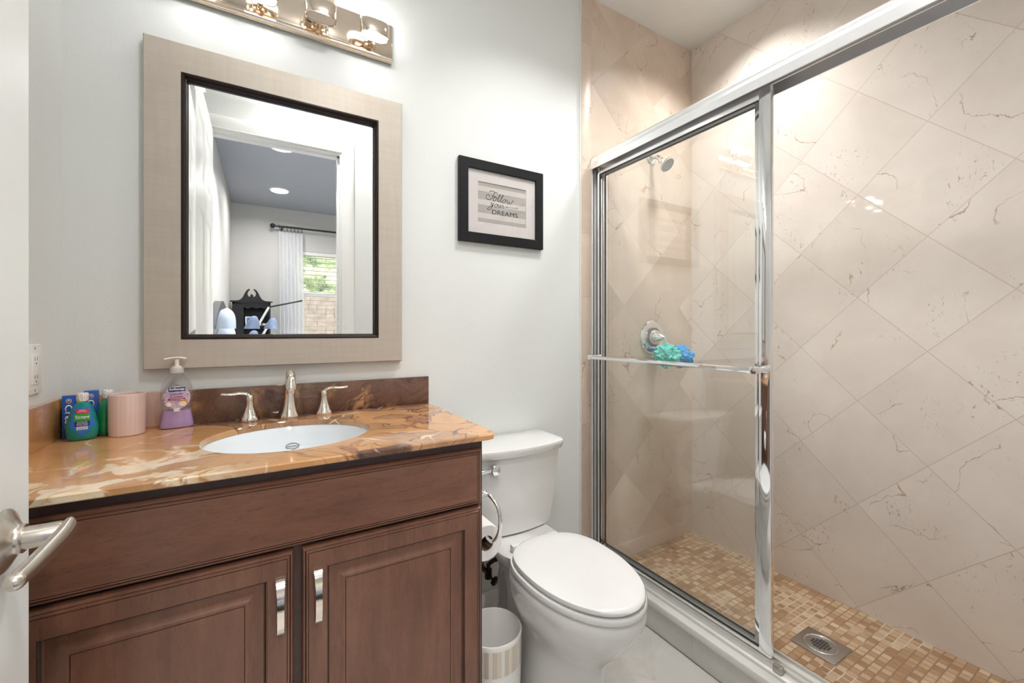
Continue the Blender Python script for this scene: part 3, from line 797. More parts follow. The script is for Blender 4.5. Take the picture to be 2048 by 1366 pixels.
# ------------------------------------------------------------------ mouthwash bottles
def seg_ring(w, d, z, n=48, e=2.6):
    out = []
    for i in range(n):
        a = 2 * PI * i / n; c, s = math.cos(a), math.sin(a)
        out.append((w * abs(c) ** (2 / e) * (1 if c >= 0 else -1), d * abs(s) ** (2 / e) * (1 if s >= 0 else -1), z))
    return out
MW = [(.0175, .010, 0), (.0235, .0130, .002), (.0275, .0150, .012), (.0290, .0158, .024), (.0286, .0158, .036), (.0262, .0150, .050), (.0228, .0140, .064), (.0192, .0130, .076), (.0152, .0118, .084), (.0112, .0103, .089), (.0100, .0100, .092)]
def interp(tab, z, col):
    for a, b in zip(tab, tab[1:]):
        if z <= b[2]:
            t = (z - a[2]) / (b[2] - a[2]) if b[2] > a[2] else 0
            return a[col] + (b[col] - a[col]) * max(0, t)
    return tab[-1][col]
def bottle(name, lab, x, y, rot, mat, labelled):
    t = thing(name, lab, 'bottle', (0, 0, 0), 'mouthwash bottles at the splash corner')
    R = Matrix.Translation((x, y, CZ1)) @ Matrix.Rotation(rot, 4, 'Z')
    t.matrix_world = Matrix.Translation((x, y, CZ1)); t.location = (x, y, CZ1)
    bm = B(); loft(bm, [[R @ Vector(c) for c in seg_ring(*r)] for r in MW]); obj('bottle_body', bm, mat, t, angle=60)
    bm = B(); lathe(bm, [(.0098, .0), (.0098, .003)], (0, 0, .0905), n=36)
    for v in bm.verts: v.co = R @ v.co
    obj('neck', bm, M['bottleclear'], t)
    bm = B(); lathe(bm, [(.0104, .0), (.0108, .001), (.0106, .0185), (.0099, .0195)], (0, 0, 0), n=40)
    c = obj('cap', bm, M['cap'], None); c.location = R @ Vector((0, 0, .094)); c.rotation_euler = (0, 0, rot); attach_keep(c, t)
    if labelled:
        def surf(u, v, w):
            z = v; W = interp(MW, z, 0); D = interp(MW, z, 1)
            yy = -D * (1 - min(1, abs(u) / W) ** 2.6) ** (1 / 2.6)
            return R @ Vector((u, yy - .0005 - w, z))
        def patch(f, z0, z1, mat_, nm, par, nu=14, nz=14, off=0.):
            bm = B(); lo = []; hi = []
            for k in range(nz + 1):
                z = z0 + (z1 - z0) * k / nz; a, b = f(z)
                lo.append([surf(a + (b - a) * i / nu, z, off) for i in range(nu + 1)]); hi.append([surf(a + (b - a) * i / nu, z, off + .0003) for i in range(nu + 1)])
            rv = loft(bm, hi, False, False, closed=False); loft(bm, lo, False, False, closed=False)
            return obj(nm, bm, mat_, par, smooth=True)
        def diamond(z):
            w = .0225 * min(1, (z - .010) / .026) if z < .036 else .0225 - (z - .036) / .044 * .0085
            return (-w, w)
        lb = patch(diamond, .0102, .080, M['blue'], 'label', t)
        patch(lambda z: (-.0108, .0112), .066, .0755, M['red'], 'red_banner', lb, off=.0004)
        patch(lambda z: (-.0142, .0142), .048, .0655, M['green'], 'green_banner', lb, off=.0004)
        patch(lambda z: (-.0128, .0130), .036, .0475, M['navy'], 'navy_banner', lb, off=.0004)
        patch(lambda z: (-.0098, .0092), .027, .0345, M['white'], 'white_banner', lb, off=.0004)
        for txt, wd, ht, cz, mm in (('Scope', .0240, .0098, .0565, 'white'), ('ORIGINAL', .011, .0022, .0735, 'white'), ('MOUTHWASH', .016, .0022, .0698, 'white'), ('OUTLAST', .018, .0025, .0450, 'white'), ('MOUTHWASH', .019, .0022, .0412, 'white'), ('fresh mint', .019, .0022, .0382, 'white'), ('LONG LASTING', .0155, .0020, .0325, 'navy'), ('FRESH BREATH', .0155, .0020, .0292, 'navy')):
            bm = text_bm(txt, wd, ht, lambda u, v, w, cz=cz: surf(u, cz + v, .0008 + w), .0003, bold=.012)
            obj('lettering', bm, M[mm], lb, smooth=False)
    return t
def attach_keep(c, t):
    mw = wmat(c); c.parent = t; c.matrix_parent_inverse = wmat(t).inverted()
bottle('mouthwash_bottle', 'teal mouthwash bottle with a green label, in front of the blue cartons', -.377, -.092, math.radians(13), M['mouthwash'], True)
bottle('mouthwash_bottle', 'dark green mouthwash bottle partly hidden behind the striped tumbler', -.341, -.052, math.radians(72), M['mouthwash2'], False)

# toothpaste cartons standing on end
def carton(lab, x0, x1, y0, y1, h, rot):
    t = thing('toothpaste_box', lab, 'box', ((x0 + x1) / 2, (y0 + y1) / 2, CZ1), 'toothpaste cartons in the counter corner')
    c = Vector(((x0 + x1) / 2, (y0 + y1) / 2, CZ1)); R = Matrix.Translation(c) @ Matrix.Rotation(rot, 4, 'Z')
    hw, hd = (x1 - x0) / 2, (y1 - y0) / 2
    bm = B(); bx(bm, (-hw, -hd, 0), (hw, hd, h), .0006)
    for v in bm.verts: v.co = R @ v.co
    obj('carton', bm, M['boxblue'], t)
    # round red, white and navy emblem, then the brand word reading downwards
    for r, m_, o in ((.0050, 'white', .0002), (.0039, 'navy', .0005), (.0024, 'white', .0008)):
        bm = B(); lathe(bm, [(r, 0), (r, .0003)], (0, -hd - .0002 - o, h - .0125), (0, -1, 0), 28, sy=1.15)
        for v in bm.verts: v.co = R @ v.co
        obj('emblem', bm, M[m_], t)
    bm = B(); lathe(bm, [(.0019, 0), (.0019, .0003)], (0, -hd - .0014, h - .0140), (0, -1, 0), 20)
    for v in bm.verts: v.co = R @ v.co
    obj('emblem', bm, M['red'], t)
    bm = text_bm('Crest', .056, .013, lambda u, v, w: R @ Vector((v, -hd - .0003 - w, h - .050 - u)), .0003, bold=.015)
    obj('lettering', bm, M['white'], t, smooth=False)
    return t
carton('blue toothpaste carton nearest the left side splash', -.4235, -.4005, -.062, -.040, .1045, math.radians(12))
carton('blue toothpaste carton directly behind the teal bottle cap', -.391, -.3635, -.042, -.018, .1115, math.radians(10))

# tumbler
tb = B(); tx, ty = TUMBLER
lathe(tb, [(.0335, 0), (.0355, .002), (.0362, .02), (.0366, .100), (.0362, .1035), (.0350, .1045), (.0338, .1035), (.0332, .098), (.0328, .012), (.030, .008)], (tx, ty, CZ1), n=64)
tag(obj('tumbler', tb, M['tumbler'], None, angle=40), 'pink beige striped ceramic tumbler on the onyx counter', 'tumbler')

# soap dispenser
sp = thing('soap_dispenser', 'clear pump bottle of lavender hand soap behind the sink', 'soap dispenser', (-.203, -.044, CZ1))
RS = Matrix.Translation((-.203, -.044, CZ1)) @ Matrix.Rotation(math.radians(6), 4, 'Z')
SB = [(.033, .016, 0), (.0375, .0185, .002), (.0380, .0190, .010), (.0350, .0180, .026), (.0318, .0172, .046), (.0325, .0175, .062), (.0350, .0180, .080), (.0358, .0182, .096), (.0335, .0175, .114), (.0270, .0160, .130), (.0180, .0140, .140), (.0138, .0130, .145), (.0138, .0130, .149)]
bm = B(); loft(bm, [[RS @ Vector(c) for c in seg_ring(*r, 56, 2.3)] for r in SB]); obj('bottle_body', bm, M['bottleclear'], sp, angle=60)
bm = B(); loft(bm, [[RS @ Vector(c) for c in seg_ring(interp(SB, z, 0) - .0012, interp(SB, z, 1) - .0012, max(z, .0015), 56, 2.3)] for z in (0, .002, .010, .018, .026, .036, .046, .0485)]); obj('liquid_soap', bm, M['soap'], sp, angle=60)
bm = B()
for r_ in ([(.0105, .164), (.0105, .168)], [(.0052, .168), (.0052, .186)]):
    lathe(bm, r_, (0, 0, 0), n=32)
pth = smooth_path([(.020, -.002, .187), (.010, -.001, .190), (0, 0, .1905), (-.012, .0, .1895), (-.027, .0, .1865)], 4)
_c = B(); lathe(_c, [(.0150, .149), (.0152, .150), (.0148, .162), (.0138, .164)], (0, 0, 0), n=32)
for v in _c.verts: v.co = RS @ v.co
obj('collar', _c, plain('frosted_clear_collar', (.72, .70, .68), .3, 0, .02, 20, Transmission_Weight=.3), sp)
tube(bm, pth, [(.0075 - .0045 * abs(i / (len(pth) - 1) - .35), .0030) for i in range(len(pth))], 14)
for v in bm.verts: v.co = RS @ v.co
obj('pump', bm, M['pump'], sp, angle=50)
def ssurf(u, v, w):
    W = interp(SB, v, 0); D = interp(SB, v, 1)
    return RS @ Vector((u, -D * (1 - min(1, abs(u) / W) ** 2.3) ** (1 / 2.3) - .0006 - w, v))
def spatch(pts_fn, z0, z1, mat_, nm, par, off=0., nu=12, nz=10):
    bm = B(); hi = []; lo = []
    for k in range(nz + 1):
        z = z0 + (z1 - z0) * k / nz; a, b = pts_fn(z)
        hi.append([ssurf(a + (b - a) * i / nu, z, off + .0003) for i in range(nu + 1)]); lo.append([ssurf(a + (b - a) * i / nu, z, off) for i in range(nu + 1)])
    loft(bm, hi, False, False, closed=False); loft(bm, lo, False, False, closed=False)
    return obj(nm, bm, mat_, par)
g = NG('floral_soap_label'); nz = g.noise(g.pos(), 260, 3, .7)
g.bsdf(g.ramp(nz, [(.36, (.16, .08, .20)), (.45, (.42, .28, .48)), (.52, (.72, .62, .66)), (.62, (.52, .33, .40))]), .4); M['floral'] = g.m
def circ(cz, r): return lambda z: (-math.sqrt(max(1e-8, 1 - ((z - cz) / r) ** 2)) * .0295, math.sqrt(max(1e-8, 1 - ((z - cz) / r) ** 2)) * .0295)
slb = spatch(circ(.083, .032), .0515, .1145, M['floral'], 'label', sp)
spatch(lambda z: (-.0175, .0185), .1005, .1110, M['navy'], 'navy_banner', slb, .0004)
spatch(lambda z: (-.021, .021), .083, .0985, plain('lilac_print', (.50, .38, .55), .4, 0, .1, 90), 'lilac_banner', slb, .0004)
spatch(lambda z: (-.018, .018), .0765, .0815, M['maroon'], 'maroon_banner', slb, .0004)
spatch(lambda z: (.007, .007 + .017 * math.sqrt(max(1e-6, 1 - ((z - .069) / .011) ** 2))), .0585, .0795, M['orange'], 'coconut_shell', slb, .0005)
spatch(lambda z: (.014 - .009 * math.sqrt(max(1e-6, 1 - ((z - .066) / .007) ** 2)), .014 + .007 * math.sqrt(max(1e-6, 1 - ((z - .066) / .007) ** 2))), .0592, .0728, M['cream'], 'coconut_flesh', slb, .0009)
spatch(lambda z: (-.0165 - .0055 * math.sqrt(max(1e-6, 1 - ((z - .066) / .0055) ** 2)), -.0165 + .0055 * math.sqrt(max(1e-6, 1 - ((z - .066) / .0055) ** 2))), .0607, .0713, M['white'], 'round_seal', slb, .0005)
spatch(lambda z: (-.0005 - .0055, .0060), .046, .0545, M['white'], 'white_seal', slb, .0003)
for txt, wd, ht, cx, cz, mm, bo in (('Softsoap', .0325, .0085, .0005, .1058, 'white', .02), ('NEW', .009, .0022, .002, .1168, 'ink', .01), ('Lavender', .029, .0052, 0, .0945, 'maroon', .0), ('& Coconut', .027, .0052, 0, .0872, 'maroon', .0), ('MOISTURIZING', .028, .0024, 0, .0790, 'white', .0), ('HAND SOAP', .010, .0016, 0, .0500, 'ink', .0)):
    bm = text_bm(txt, wd, ht, lambda u, v, w, cx=cx, cz=cz: ssurf(cx + u, cz + v, .0011 + w), .0003, bold=bo)
    obj('lettering', bm, M[mm], slb, smooth=False)

# ------------------------------------------------------------------ outlet on the left wall
ol = thing('wall_outlet', 'white duplex power outlet on the left wall above the splash', 'outlet', (XL, -.165, 1.06))
oy, oz = -.165, 1.06
bm = B(); bx(bm, (XL + .0005, oy - .0355, oz - .055), (XL + .0065, oy + .0355, oz + .055), .0025); obj('cover_plate', bm, M['whiteplastic'], ol)
bm = B(); bx(bm, (XL + .006, oy - .0165, oz - .0335), (XL + .0085, oy + .0165, oz + .0335), .0012); rc = obj('receptacle', bm, M['whiteplastic'], ol)
for s in (1, -1):
    for dy in (-.0055, .0055):
        bm = B(); bx(bm, (XL + .0082, oy + dy - .0009, oz + s * .02 - .001), (XL + .0087, oy + dy + .0009, oz + s * .02 + .007)); obj('slot', bm, M['slot'], rc)
    bm = B(); lathe(bm, [(.0022, 0), (.0022, .0004)], (XL + .0083, oy, oz + s * .02 - .007), (1, 0, 0), 16); obj('slot', bm, M['slot'], rc)
    bm = B(); lathe(bm, [(.003, 0), (.003, .0006), (.001, .001)], (XL + .0064, oy, oz + s * .0465), (1, 0, 0), 16); obj('screw', bm, M['steel'], ol)

# ------------------------------------------------------------------ wall mirror
mr = thing('wall_mirror', 'large wall mirror with a wide champagne silver frame above the sink', 'mirror', (.0715, 0, 1.039))
mapB = lambda u, v, w: Vector((u, -w, v))
bm = B(); sweep_rect(bm, -.278, .421, 1.039, 1.944, [(0, .001), (0, .025), (.003, .029), (.0815, .031), (.0825, .030), (.0825, .001)], mapB); obj('frame', bm, M['silverframe'], mr, angle=30)
bm = B(); sweep_rect(bm, -.1955, .3385, 1.1215, 1.8615, [(0, .002), (0, .032), (.004, .033), (.007, .031), (.008, .022), (.011, .021), (.012, .010), (.0135, .009), (.0135, .002)], mapB); obj('liner', bm, M['espresso'], mr, angle=25)
bm = B(); gx0, gx1, gz0, gz1 = -.1825, .3255, 1.1345, 1.8485
loft(bm, [[mapB(gx0 + d, gz0 + d, w), mapB(gx1 - d, gz0 + d, w), mapB(gx1 - d, gz1 - d, w), mapB(gx0 + d, gz1 - d, w)] for d, w in ((0, .002), (0, .0059), (.0165, .0055))], True, True)
obj('mirror_glass', bm, M['mirror'], mr, smooth=False)

# ------------------------------------------------------------------ vanity light
vl = thing('vanity_light', 'four lamp nickel vanity light bar mounted above the mirror', 'wall lamp', (.0715, 0, 2.15))
LX0, LX1 = -.247, .390
bm = B(); bx(bm, (LX0, -.014, 2.082), (LX1, -.001, 2.214), .0015); obj('backplate', bm, M['plate'], vl)
bm = B()
bx(bm, (LX0 + .012, -.0165, 2.1015), (LX1 - .012, -.0135, 2.1030))
tube(bm, [(LX0, -.020, 2.089), (LX1, -.020, 2.089)], .0075, 16)
obj('rail', bm, M['plate'], vl)
def stad(cx, cy, w, d, z, n=48):
    out = []
    for i in range(n):
        a = 2 * PI * i / n; c, s = math.cos(a), math.sin(a); e = 3.0
        out.append(Vector((cx + w * abs(c) ** (2 / e) * (1 if c > 0 else -1), cy + d * abs(s) ** (2 / e) * (1 if s > 0 else -1), z)))
    return out
for k, lx in enumerate((-.169, -.008, .153, .314)):
    lit = k != 2
    hw, hdp, cy = .044, .026, -.082
    lm = thing('lamp', None, None, (lx, cy, 2.1)); del lm['label'], lm['category']; attach(lm, vl)
    bm = B(); loft(bm, [stad(lx, cy, hw - .003, hdp - .003, 2.108), stad(lx, cy, hw - .001, hdp - .001, 2.106), stad(lx, cy, hw, hdp, 2.110), stad(lx, cy, hw + .0012, hdp + .0012, 2.150), stad(lx, cy, hw + .0005, hdp + .0005, 2.152), stad(lx, cy, hw - .002, hdp - .002, 2.150)], False, False); obj('metal_band', bm, M['plate'], lm, angle=40)
    bm = B(); loft(bm, [stad(lx, cy, hw - .0035, hdp - .0035, 2.1085), stad(lx, cy, hw - .003, hdp - .003, 2.15), stad(lx, cy, hw - .001, hdp - .001, 2.152), stad(lx, cy, hw - .0015, hdp - .0015, 2.180), stad(lx, cy, hw - .006, hdp - .006, 2.188)]); obj('lamp_shade', bm, M['shade_lit'] if lit else M['shade_off'], lm, angle=50)
    bm = B(); tube(bm, [(lx, -.013, 2.135), (lx, cy + hdp - .001, 2.135)], .009, 16); bx(bm, (lx - .02, -.017, 2.112), (lx + .02, -.0135, 2.158), .001); obj('arm', bm, M['plate'], lm)

# ------------------------------------------------------------------ framed print
pf = thing('picture_frame', 'black framed print with striped lettering on the wall beside the mirror', 'picture', (.8365, 0, 1.49))
PX0, PX1, PZ0, PZ1 = .643, 1.030, 1.491, 1.815
bm = B(); sweep_rect(bm, PX0, PX1, PZ0, PZ1, [(0, .001), (0, .018), (.0015, .020), (.036, .020), (.0375, .0185), (.0375, .001)], mapB); obj('frame', bm, M['blackwood'], pf, angle=30)
MX0, MX1, MZ0, MZ1 = PX0 + .037, PX1 - .037, PZ0 + .037, PZ1 - .037
bm = B(); sweep_rect(bm, MX0, MX1, MZ0, MZ1, [(0, .008), (0, .0105), (.0445, .0105), (.0455, .0092), (.0455, .008)], mapB); obj('mat_board', bm, M['mat'], pf, angle=20)
bm = B(); bx(bm, (MX0, -.008, MZ0), (MX1, -.002, MZ1)); art = obj('print', bm, M['print'], pf, smooth=False)
STROKES = [[(0.7773, 1.6986), (0.782, 1.7032), (0.7929, 1.7038), (0.8076, 1.7004), (0.8138, 1.7028)], [(0.8002, 1.7008), (0.7948, 1.6886), (0.7875, 1.6762), (0.7766, 1.669), (0.7658, 1.6695), (0.7615, 1.6768), (0.7647, 1.6844), (0.773, 1.6876), (0.7773, 1.6842), (0.7748, 1.679)], [(0.7849, 1.6845), (0.8057, 1.684)],
 [(0.8057, 1.6824), (0.7973, 1.6794), (0.7929, 1.6706), (0.7984, 1.666), (0.8057, 1.671), (0.8083, 1.6779), (0.8057, 1.6824), (0.8094, 1.6797), (0.8161, 1.6785)],
 [(0.8113, 1.6703), (0.8205, 1.6831), (0.8268, 1.6932), (0.8242, 1.6957), (0.8194, 1.6862), (0.815, 1.6725), (0.8179, 1.6665), (0.8231, 1.6689), (0.8328, 1.6818), (0.8403, 1.6928), (0.8376, 1.6957), (0.8317, 1.6849), (0.8268, 1.6711), (0.8298, 1.6657), (0.8361, 1.6693)],
 [(0.8485, 1.6795), (0.8403, 1.6765), (0.8354, 1.6692), (0.8403, 1.6641), (0.8485, 1.668), (0.8516, 1.675), (0.8485, 1.6795), (0.8531, 1.6766)],
 [(0.8553, 1.6772), (0.8606, 1.6771), (0.858, 1.6662), (0.8637, 1.6644), (0.8705, 1.6747), (0.8683, 1.6658), (0.8744, 1.6644), (0.8809, 1.6724), (0.8836, 1.6794), (0.8897, 1.6777)]]
STROKES2 = [[(0.7828, 1.6552), (0.7864, 1.6577), (0.7849, 1.6491), (0.7893, 1.6475), (0.7948, 1.6558)], [(0.7962, 1.6579), (0.7893, 1.6427), (0.7802, 1.6301), (0.7712, 1.6278), (0.7676, 1.6315), (0.7784, 1.6395), (0.7948, 1.6474)],
 [(0.8094, 1.6538), (0.8032, 1.6519), (0.8002, 1.646), (0.8046, 1.6424), (0.8113, 1.6467), (0.8127, 1.6521), (0.8094, 1.6538), (0.815, 1.6524)], [(0.815, 1.653), (0.8187, 1.6536), (0.8164, 1.6452), (0.8205, 1.6435), (0.8261, 1.6515), (0.8276, 1.654), (0.8253, 1.6449), (0.8291, 1.6435)],
 [(0.8291, 1.6435), (0.8354, 1.6529), (0.8373, 1.6538), (0.8403, 1.6517), (0.838, 1.6451), (0.8418, 1.6447), (0.8467, 1.6487)]]
STROKES3 = [[(0.8523, 1.6496), (0.908, 1.6506)], [(0.9033, 1.6535), (0.908, 1.6506), (0.9025, 1.6468)], [(0.8516, 1.6521), (0.8569, 1.6496), (0.8519, 1.6469)], [(0.8569, 1.6522), (0.8622, 1.6497), (0.8572, 1.6467)]]
for nm, st, rad in (('lettering', STROKES, .00085), ('lettering', STROKES2, .00085), ('arrow_mark', STROKES3, .0005)):
    bm = B()
    for s_ in st:
        pp = smooth_path([(x_, -.0083, z_) for x_, z_ in s_], 5) if nm == 'lettering' else [Vector((x_, -.0083, z_)) for x_, z_ in s_]
        tube(bm, pp, rad * 1.35, 6)
    for v in bm.verts: v.co.y = -.0083 + (v.co.y + .0083) * .35
    obj(nm, bm, M['ink'], art)
bm = text_bm('DREAMS', .119, .0185, lambda u, v, w: Vector((.8485 + u, -.0081 - w, 1.6213 + v)), .0004); obj('lettering', bm, M['ink'], art, smooth=False)
bm = B(); bx(bm, (MX0, -.0135, MZ0), (MX1, -.0120, MZ1)); obj('glass', bm, M['pictureglass'], pf, smooth=False)

# ------------------------------------------------------------------ toilet
TX = .805
tl = thing('toilet', 'white two piece toilet with closed lid between vanity and shower', 'toilet', (TX, -.4, 0))
def egg(cx, yb, yf, hw, z, n=64, sq=2.3, k=.42):
    """egg outline, wide point towards the back; yb back, yf front"""
    ym = yb + (yf - yb) * k; out = []
    for i in range(n):
        a = 2 * PI * i / n; c, s = math.cos(a), math.sin(a)
        ex = sq
        xx = hw * abs(c) ** (2 / ex) * (1 if c > 0 else -1)
        if s < 0: yy = ym + (yf - ym) * abs(s) ** (2 / 2.05); xx = hw * abs(c) ** (2 / 2.05) * (1 if c > 0 else -1)
        else: yy = ym + (yb - ym) * abs(s) ** (2 / 2.8)
        out.append(Vector((cx + xx, yy, z)))
    return out
bm = B()
BW = [(-.292, -.738, .158, .405), (-.288, -.744, .163, .398), (-.286, -.744, .163, .375), (-.284, -.732, .157, .345), (-.282, -.706, .144, .305), (-.280, -.672, .126, .265), (-.280, -.640, .109, .230), (-.280, -.618, .099, .200), (-.280, -.612, .096, .170), (-.280, -.615, .097, .10), (-.280, -.622, .103, .03), (-.280, -.628, .109, 0)]
loft(bm, [egg(TX, *r) for r in BW])
# rear deck and trapway body
def dk_ring(hw, y0, y1, z, n=40, e=4.):
    out = []
    for i in range(n):
        a = 2 * PI * i / n; c, s = math.cos(a), math.sin(a)
        out.append(Vector((TX + hw * abs(c) ** (2 / e) * (1 if c > 0 else -1), (y0 + y1) / 2 + (y0 - y1) / 2 * abs(s) ** (2 / e) * (1 if s > 0 else -1), z)))
    return out
loft(bm, [dk_ring(.125, -.03, -.38, .4065), dk_ring(.130, -.026, -.36, .402), dk_ring(.126, -.028, -.36, .378), dk_ring(.095, -.05, -.38, .340), dk_ring(.066, -.10, -.40, .30), dk_ring(.052, -.13, -.42, .20), dk_ring(.056, -.13, -.42, .10), dk_ring(.086, -.11, -.42, .035), dk_ring(.094, -.10, -.42, 0)])
for s in (-1, 1):   # the trapway bulge on either side
    tube(bm, smooth_path([(TX + s * .030, -.36, .20), (TX + s * .034, -.30, .29), (TX + s * .032, -.22, .32), (TX + s * .030, -.16, .26), (TX + s * .030, -.15, .14), (TX + s * .034, -.16, .02)], 5), [.036] * 26, 20)
obj('bowl', bm, M['porcelain'], tl, angle=60)
bm = B(); lathe(bm, [(.014, 0), (.0145, .004), (.012, .014), (.004, .019)], (TX - .092, -.30, .035), (-.5, 0, .9), 24); obj('bolt_cap', bm, M['seatplastic'], tl)
# seat and lid
bm = B(); loft(bm, [egg(TX, -.298, -.738, .155, .4065), egg(TX, -.294, -.746, .162, .410), egg(TX, -.294, -.748, .164, .418), egg(TX, -.296, -.744, .161, .426)]); obj('seat', bm, M['seatplastic'], tl, angle=50)
bm = B(); loft(bm, [egg(TX, -.306, -.734, .148, .4285), egg(TX, -.303, -.741, .154, .431), egg(TX, -.303, -.744, .156, .437), egg(TX, -.305, -.741, .154, .4435), egg(TX, -.313, -.729, .145, .447), egg(TX, -.35, -.66, .105, .4485)]); obj('lid', bm, M['seatplastic'], tl, angle=50)
for s in (-1, 1):
    bm = B(); bx(bm, (TX + s * .075 - .02, -.305, .4085), (TX + s * .075 + .02, -.283, .432), .004); obj('hinge', bm, M['seatplastic'], tl)
# tank
def tank_ring(hw, yb, yf, bow, z, n=64):
    out = []; m = 24
    for i in range(m + 1):   # bowed front, left to right
        t = -1 + 2 * i / m; x = hw * t
        y = yf - bow * (1 - t * t)
        if abs(t) > .93: y += (abs(t) - .93) / .07 * .022 * ((abs(t) - .93) / .07)
        out.append(Vector((TX + x, y, z)))
    out += [Vector((TX + hw, yb - .03, z)), Vector((TX + hw - .006, yb - .006, z)), Vector((TX + hw - .03, yb, z)), Vector((TX - hw + .03, yb, z)), Vector((TX - hw + .006, yb - .006, z)), Vector((TX - hw, yb - .03, z))]
    return out
bm = B(); loft(bm, [tank_ring(.150, -.030, -.165, .025, .409), tank_ring(.158, -.026, -.172, .027, .414), tank_ring(.180, -.022, -.178, .030, .55), tank_ring(.197, -.020, -.182, .031, .693)]); obj('tank', bm, M['porcelain'], tl, angle=40)
bm = B(); loft(bm, [tank_ring(.200, -.018, -.186, .034, .6935), tank_ring(.205, -.016, -.190, .036, .697), tank_ring(.212, -.014, -.195, .037, .716), tank_ring(.210, -.015, -.193, .037, .724), tank_ring(.200, -.020, -.184, .035, .7275)]); obj('tank_lid', bm, M['porcelain'], tl, angle=40)
fl = thing('flush_lever', None, None, (.70, -.21, .66)); del fl['label'], fl['category']; attach(fl, tl)
ly = -.207
bm = B(); lathe(bm, [(.017, -.008), (.017, .012), (.0185, .014), (.0185, .018), (.016, .0205), (.006, .022)], (.690, ly, .664), (0, -1, 0), 32); obj('button', bm, M['chrome'], fl)
bm = B(); tube(bm, [(.686, ly - .010, .664), (.66, ly - .012, .664), (.62, ly - .012, .662)], [.006, .0055, .008], 14); obj('arm', bm, M['chrome'], fl)

# shut-off valve and hose, dark bronze
vx = .742
sv = thing('shutoff_valve', 'dark bronze water shutoff valve and hose on the wall beside the toilet', 'valve', (vx, 0, .235))
bm = B(); lathe(bm, [(.028, .0), (.028, .003), (.016, .009), (.010, .010)], (vx, -.001, .215), (0, -1, 0), 32); obj('escutcheon', bm, plain('worn_bronze_plate', (.30, .25, .23), .3, .8, .15, 50), sv)
bm = B(); tube(bm, [(vx, -.008, .215), (vx, -.065, .215)], .009, 16); lathe(bm, [(.014, 0), (.014, .034)], (vx, -.066, .199), n=18); tube(bm, [(vx, -.066, .232), (vx, -.066, .252)], .008, 14); obj('valve_body', bm, M['bronze'], sv)
bm = B(); lathe(bm, [(.006, 0), (.006, .018), (.018, .020), (.021, .024), (.021, .034), (.017, .037), (.006, .0375)], (vx, -.072, .208), (.45, -.8, -.35), 24, sx=1.0, sy=.7); obj('handle', bm, M['bronze'], sv)
bm = B(); tube(bm, smooth_path([(vx, -.066, .250), (vx + .016, -.074, .264), (vx + .040, -.084, .272), (vx + .058, -.090, .282), (vx + .036, -.092, .300), (vx - .015, -.092, .330), (vx - .045, -.092, .375), (vx - .05, -.092, .4085)], 6), .0075, 12); obj('hose', bm, M['bronze'], sv)

# toilet paper holder on the vanity side, paper roll on its arm
PXC, PZC, PYF = .5455, .556, -.435
ph = thing('paper_holder', 'chrome open ring paper holder fixed to the vanity side', 'paper holder', (.492, -.47, .69))
bm = B(); lathe(bm, [(.024, .0), (.024, .004), (.021, .010), (.012, .014), (.010, .03), (.012, .035), (.006, .04)], (.4925, -.465, .695), (1, 0, 0), 32); obj('mount', bm, M['chrome'], ph)
bm = B(); tube(bm, smooth_path([(.523, -.465, .695), (.534, -.480, .693), (.545, -.500, .670), (.549, -.507, .640), (.549, -.503, .605), (.547, -.480, .572), (.5455, -.455, .5575), (.5455, -.42, .5595), (.5455, -.35, .5595)], 6), [.0052] * 49, 14); obj('ring_arm', bm, M['chrome'], ph)
rl = thing('toilet_paper_roll', 'white toilet paper roll hanging on the chrome ring holder', 'toilet paper', (PXC, PYF + .05, PZC - .02))
zc = PZC - .014
bm = B()
nn_ = 64; rr = [(.0495, 0), (.050, .002), (.050, .098), (.0495, .1), (.0215, .1), (.0215, 0)]
rings = [[Vector((PXC + r_ * math.cos(2 * PI * i / nn_), PYF + h_, zc + r_ * math.sin(2 * PI * i / nn_))) for i in range(nn_)] for r_, h_ in rr]
loft(bm, rings, False, False, loop=True); obj('tissue', bm, M['paper'], rl, angle=40)
bm = B(); rr = [(.0213, 0), (.0213, .1), (.0200, .1), (.0200, 0)]
loft(bm, [[Vector((PXC + r_ * math.cos(2 * PI * i / nn_), PYF + h_, zc + r_ * math.sin(2 * PI * i / nn_))) for i in range(nn_)] for r_, h_ in rr], False, False, loop=True); obj('core', bm, M['card'], rl, angle=40)

# waste bin
bm = B()
lathe(bm, [(.078, .0), (.081, .003), (.084, .12), (.0855, .176), (.0858, .178), (.0868, .254), (.0872, .262), (.0860, .266), (.0840, .266), (.0828, .262), (.0815, .18), (.077, .01), (.07, .006)], (*BIN, 0), n=72)
tag(obj('waste_bin', bm, M['bin'], None, angle=40), 'white ceramic waste bin with a striped beige band beside the toilet', 'waste bin')

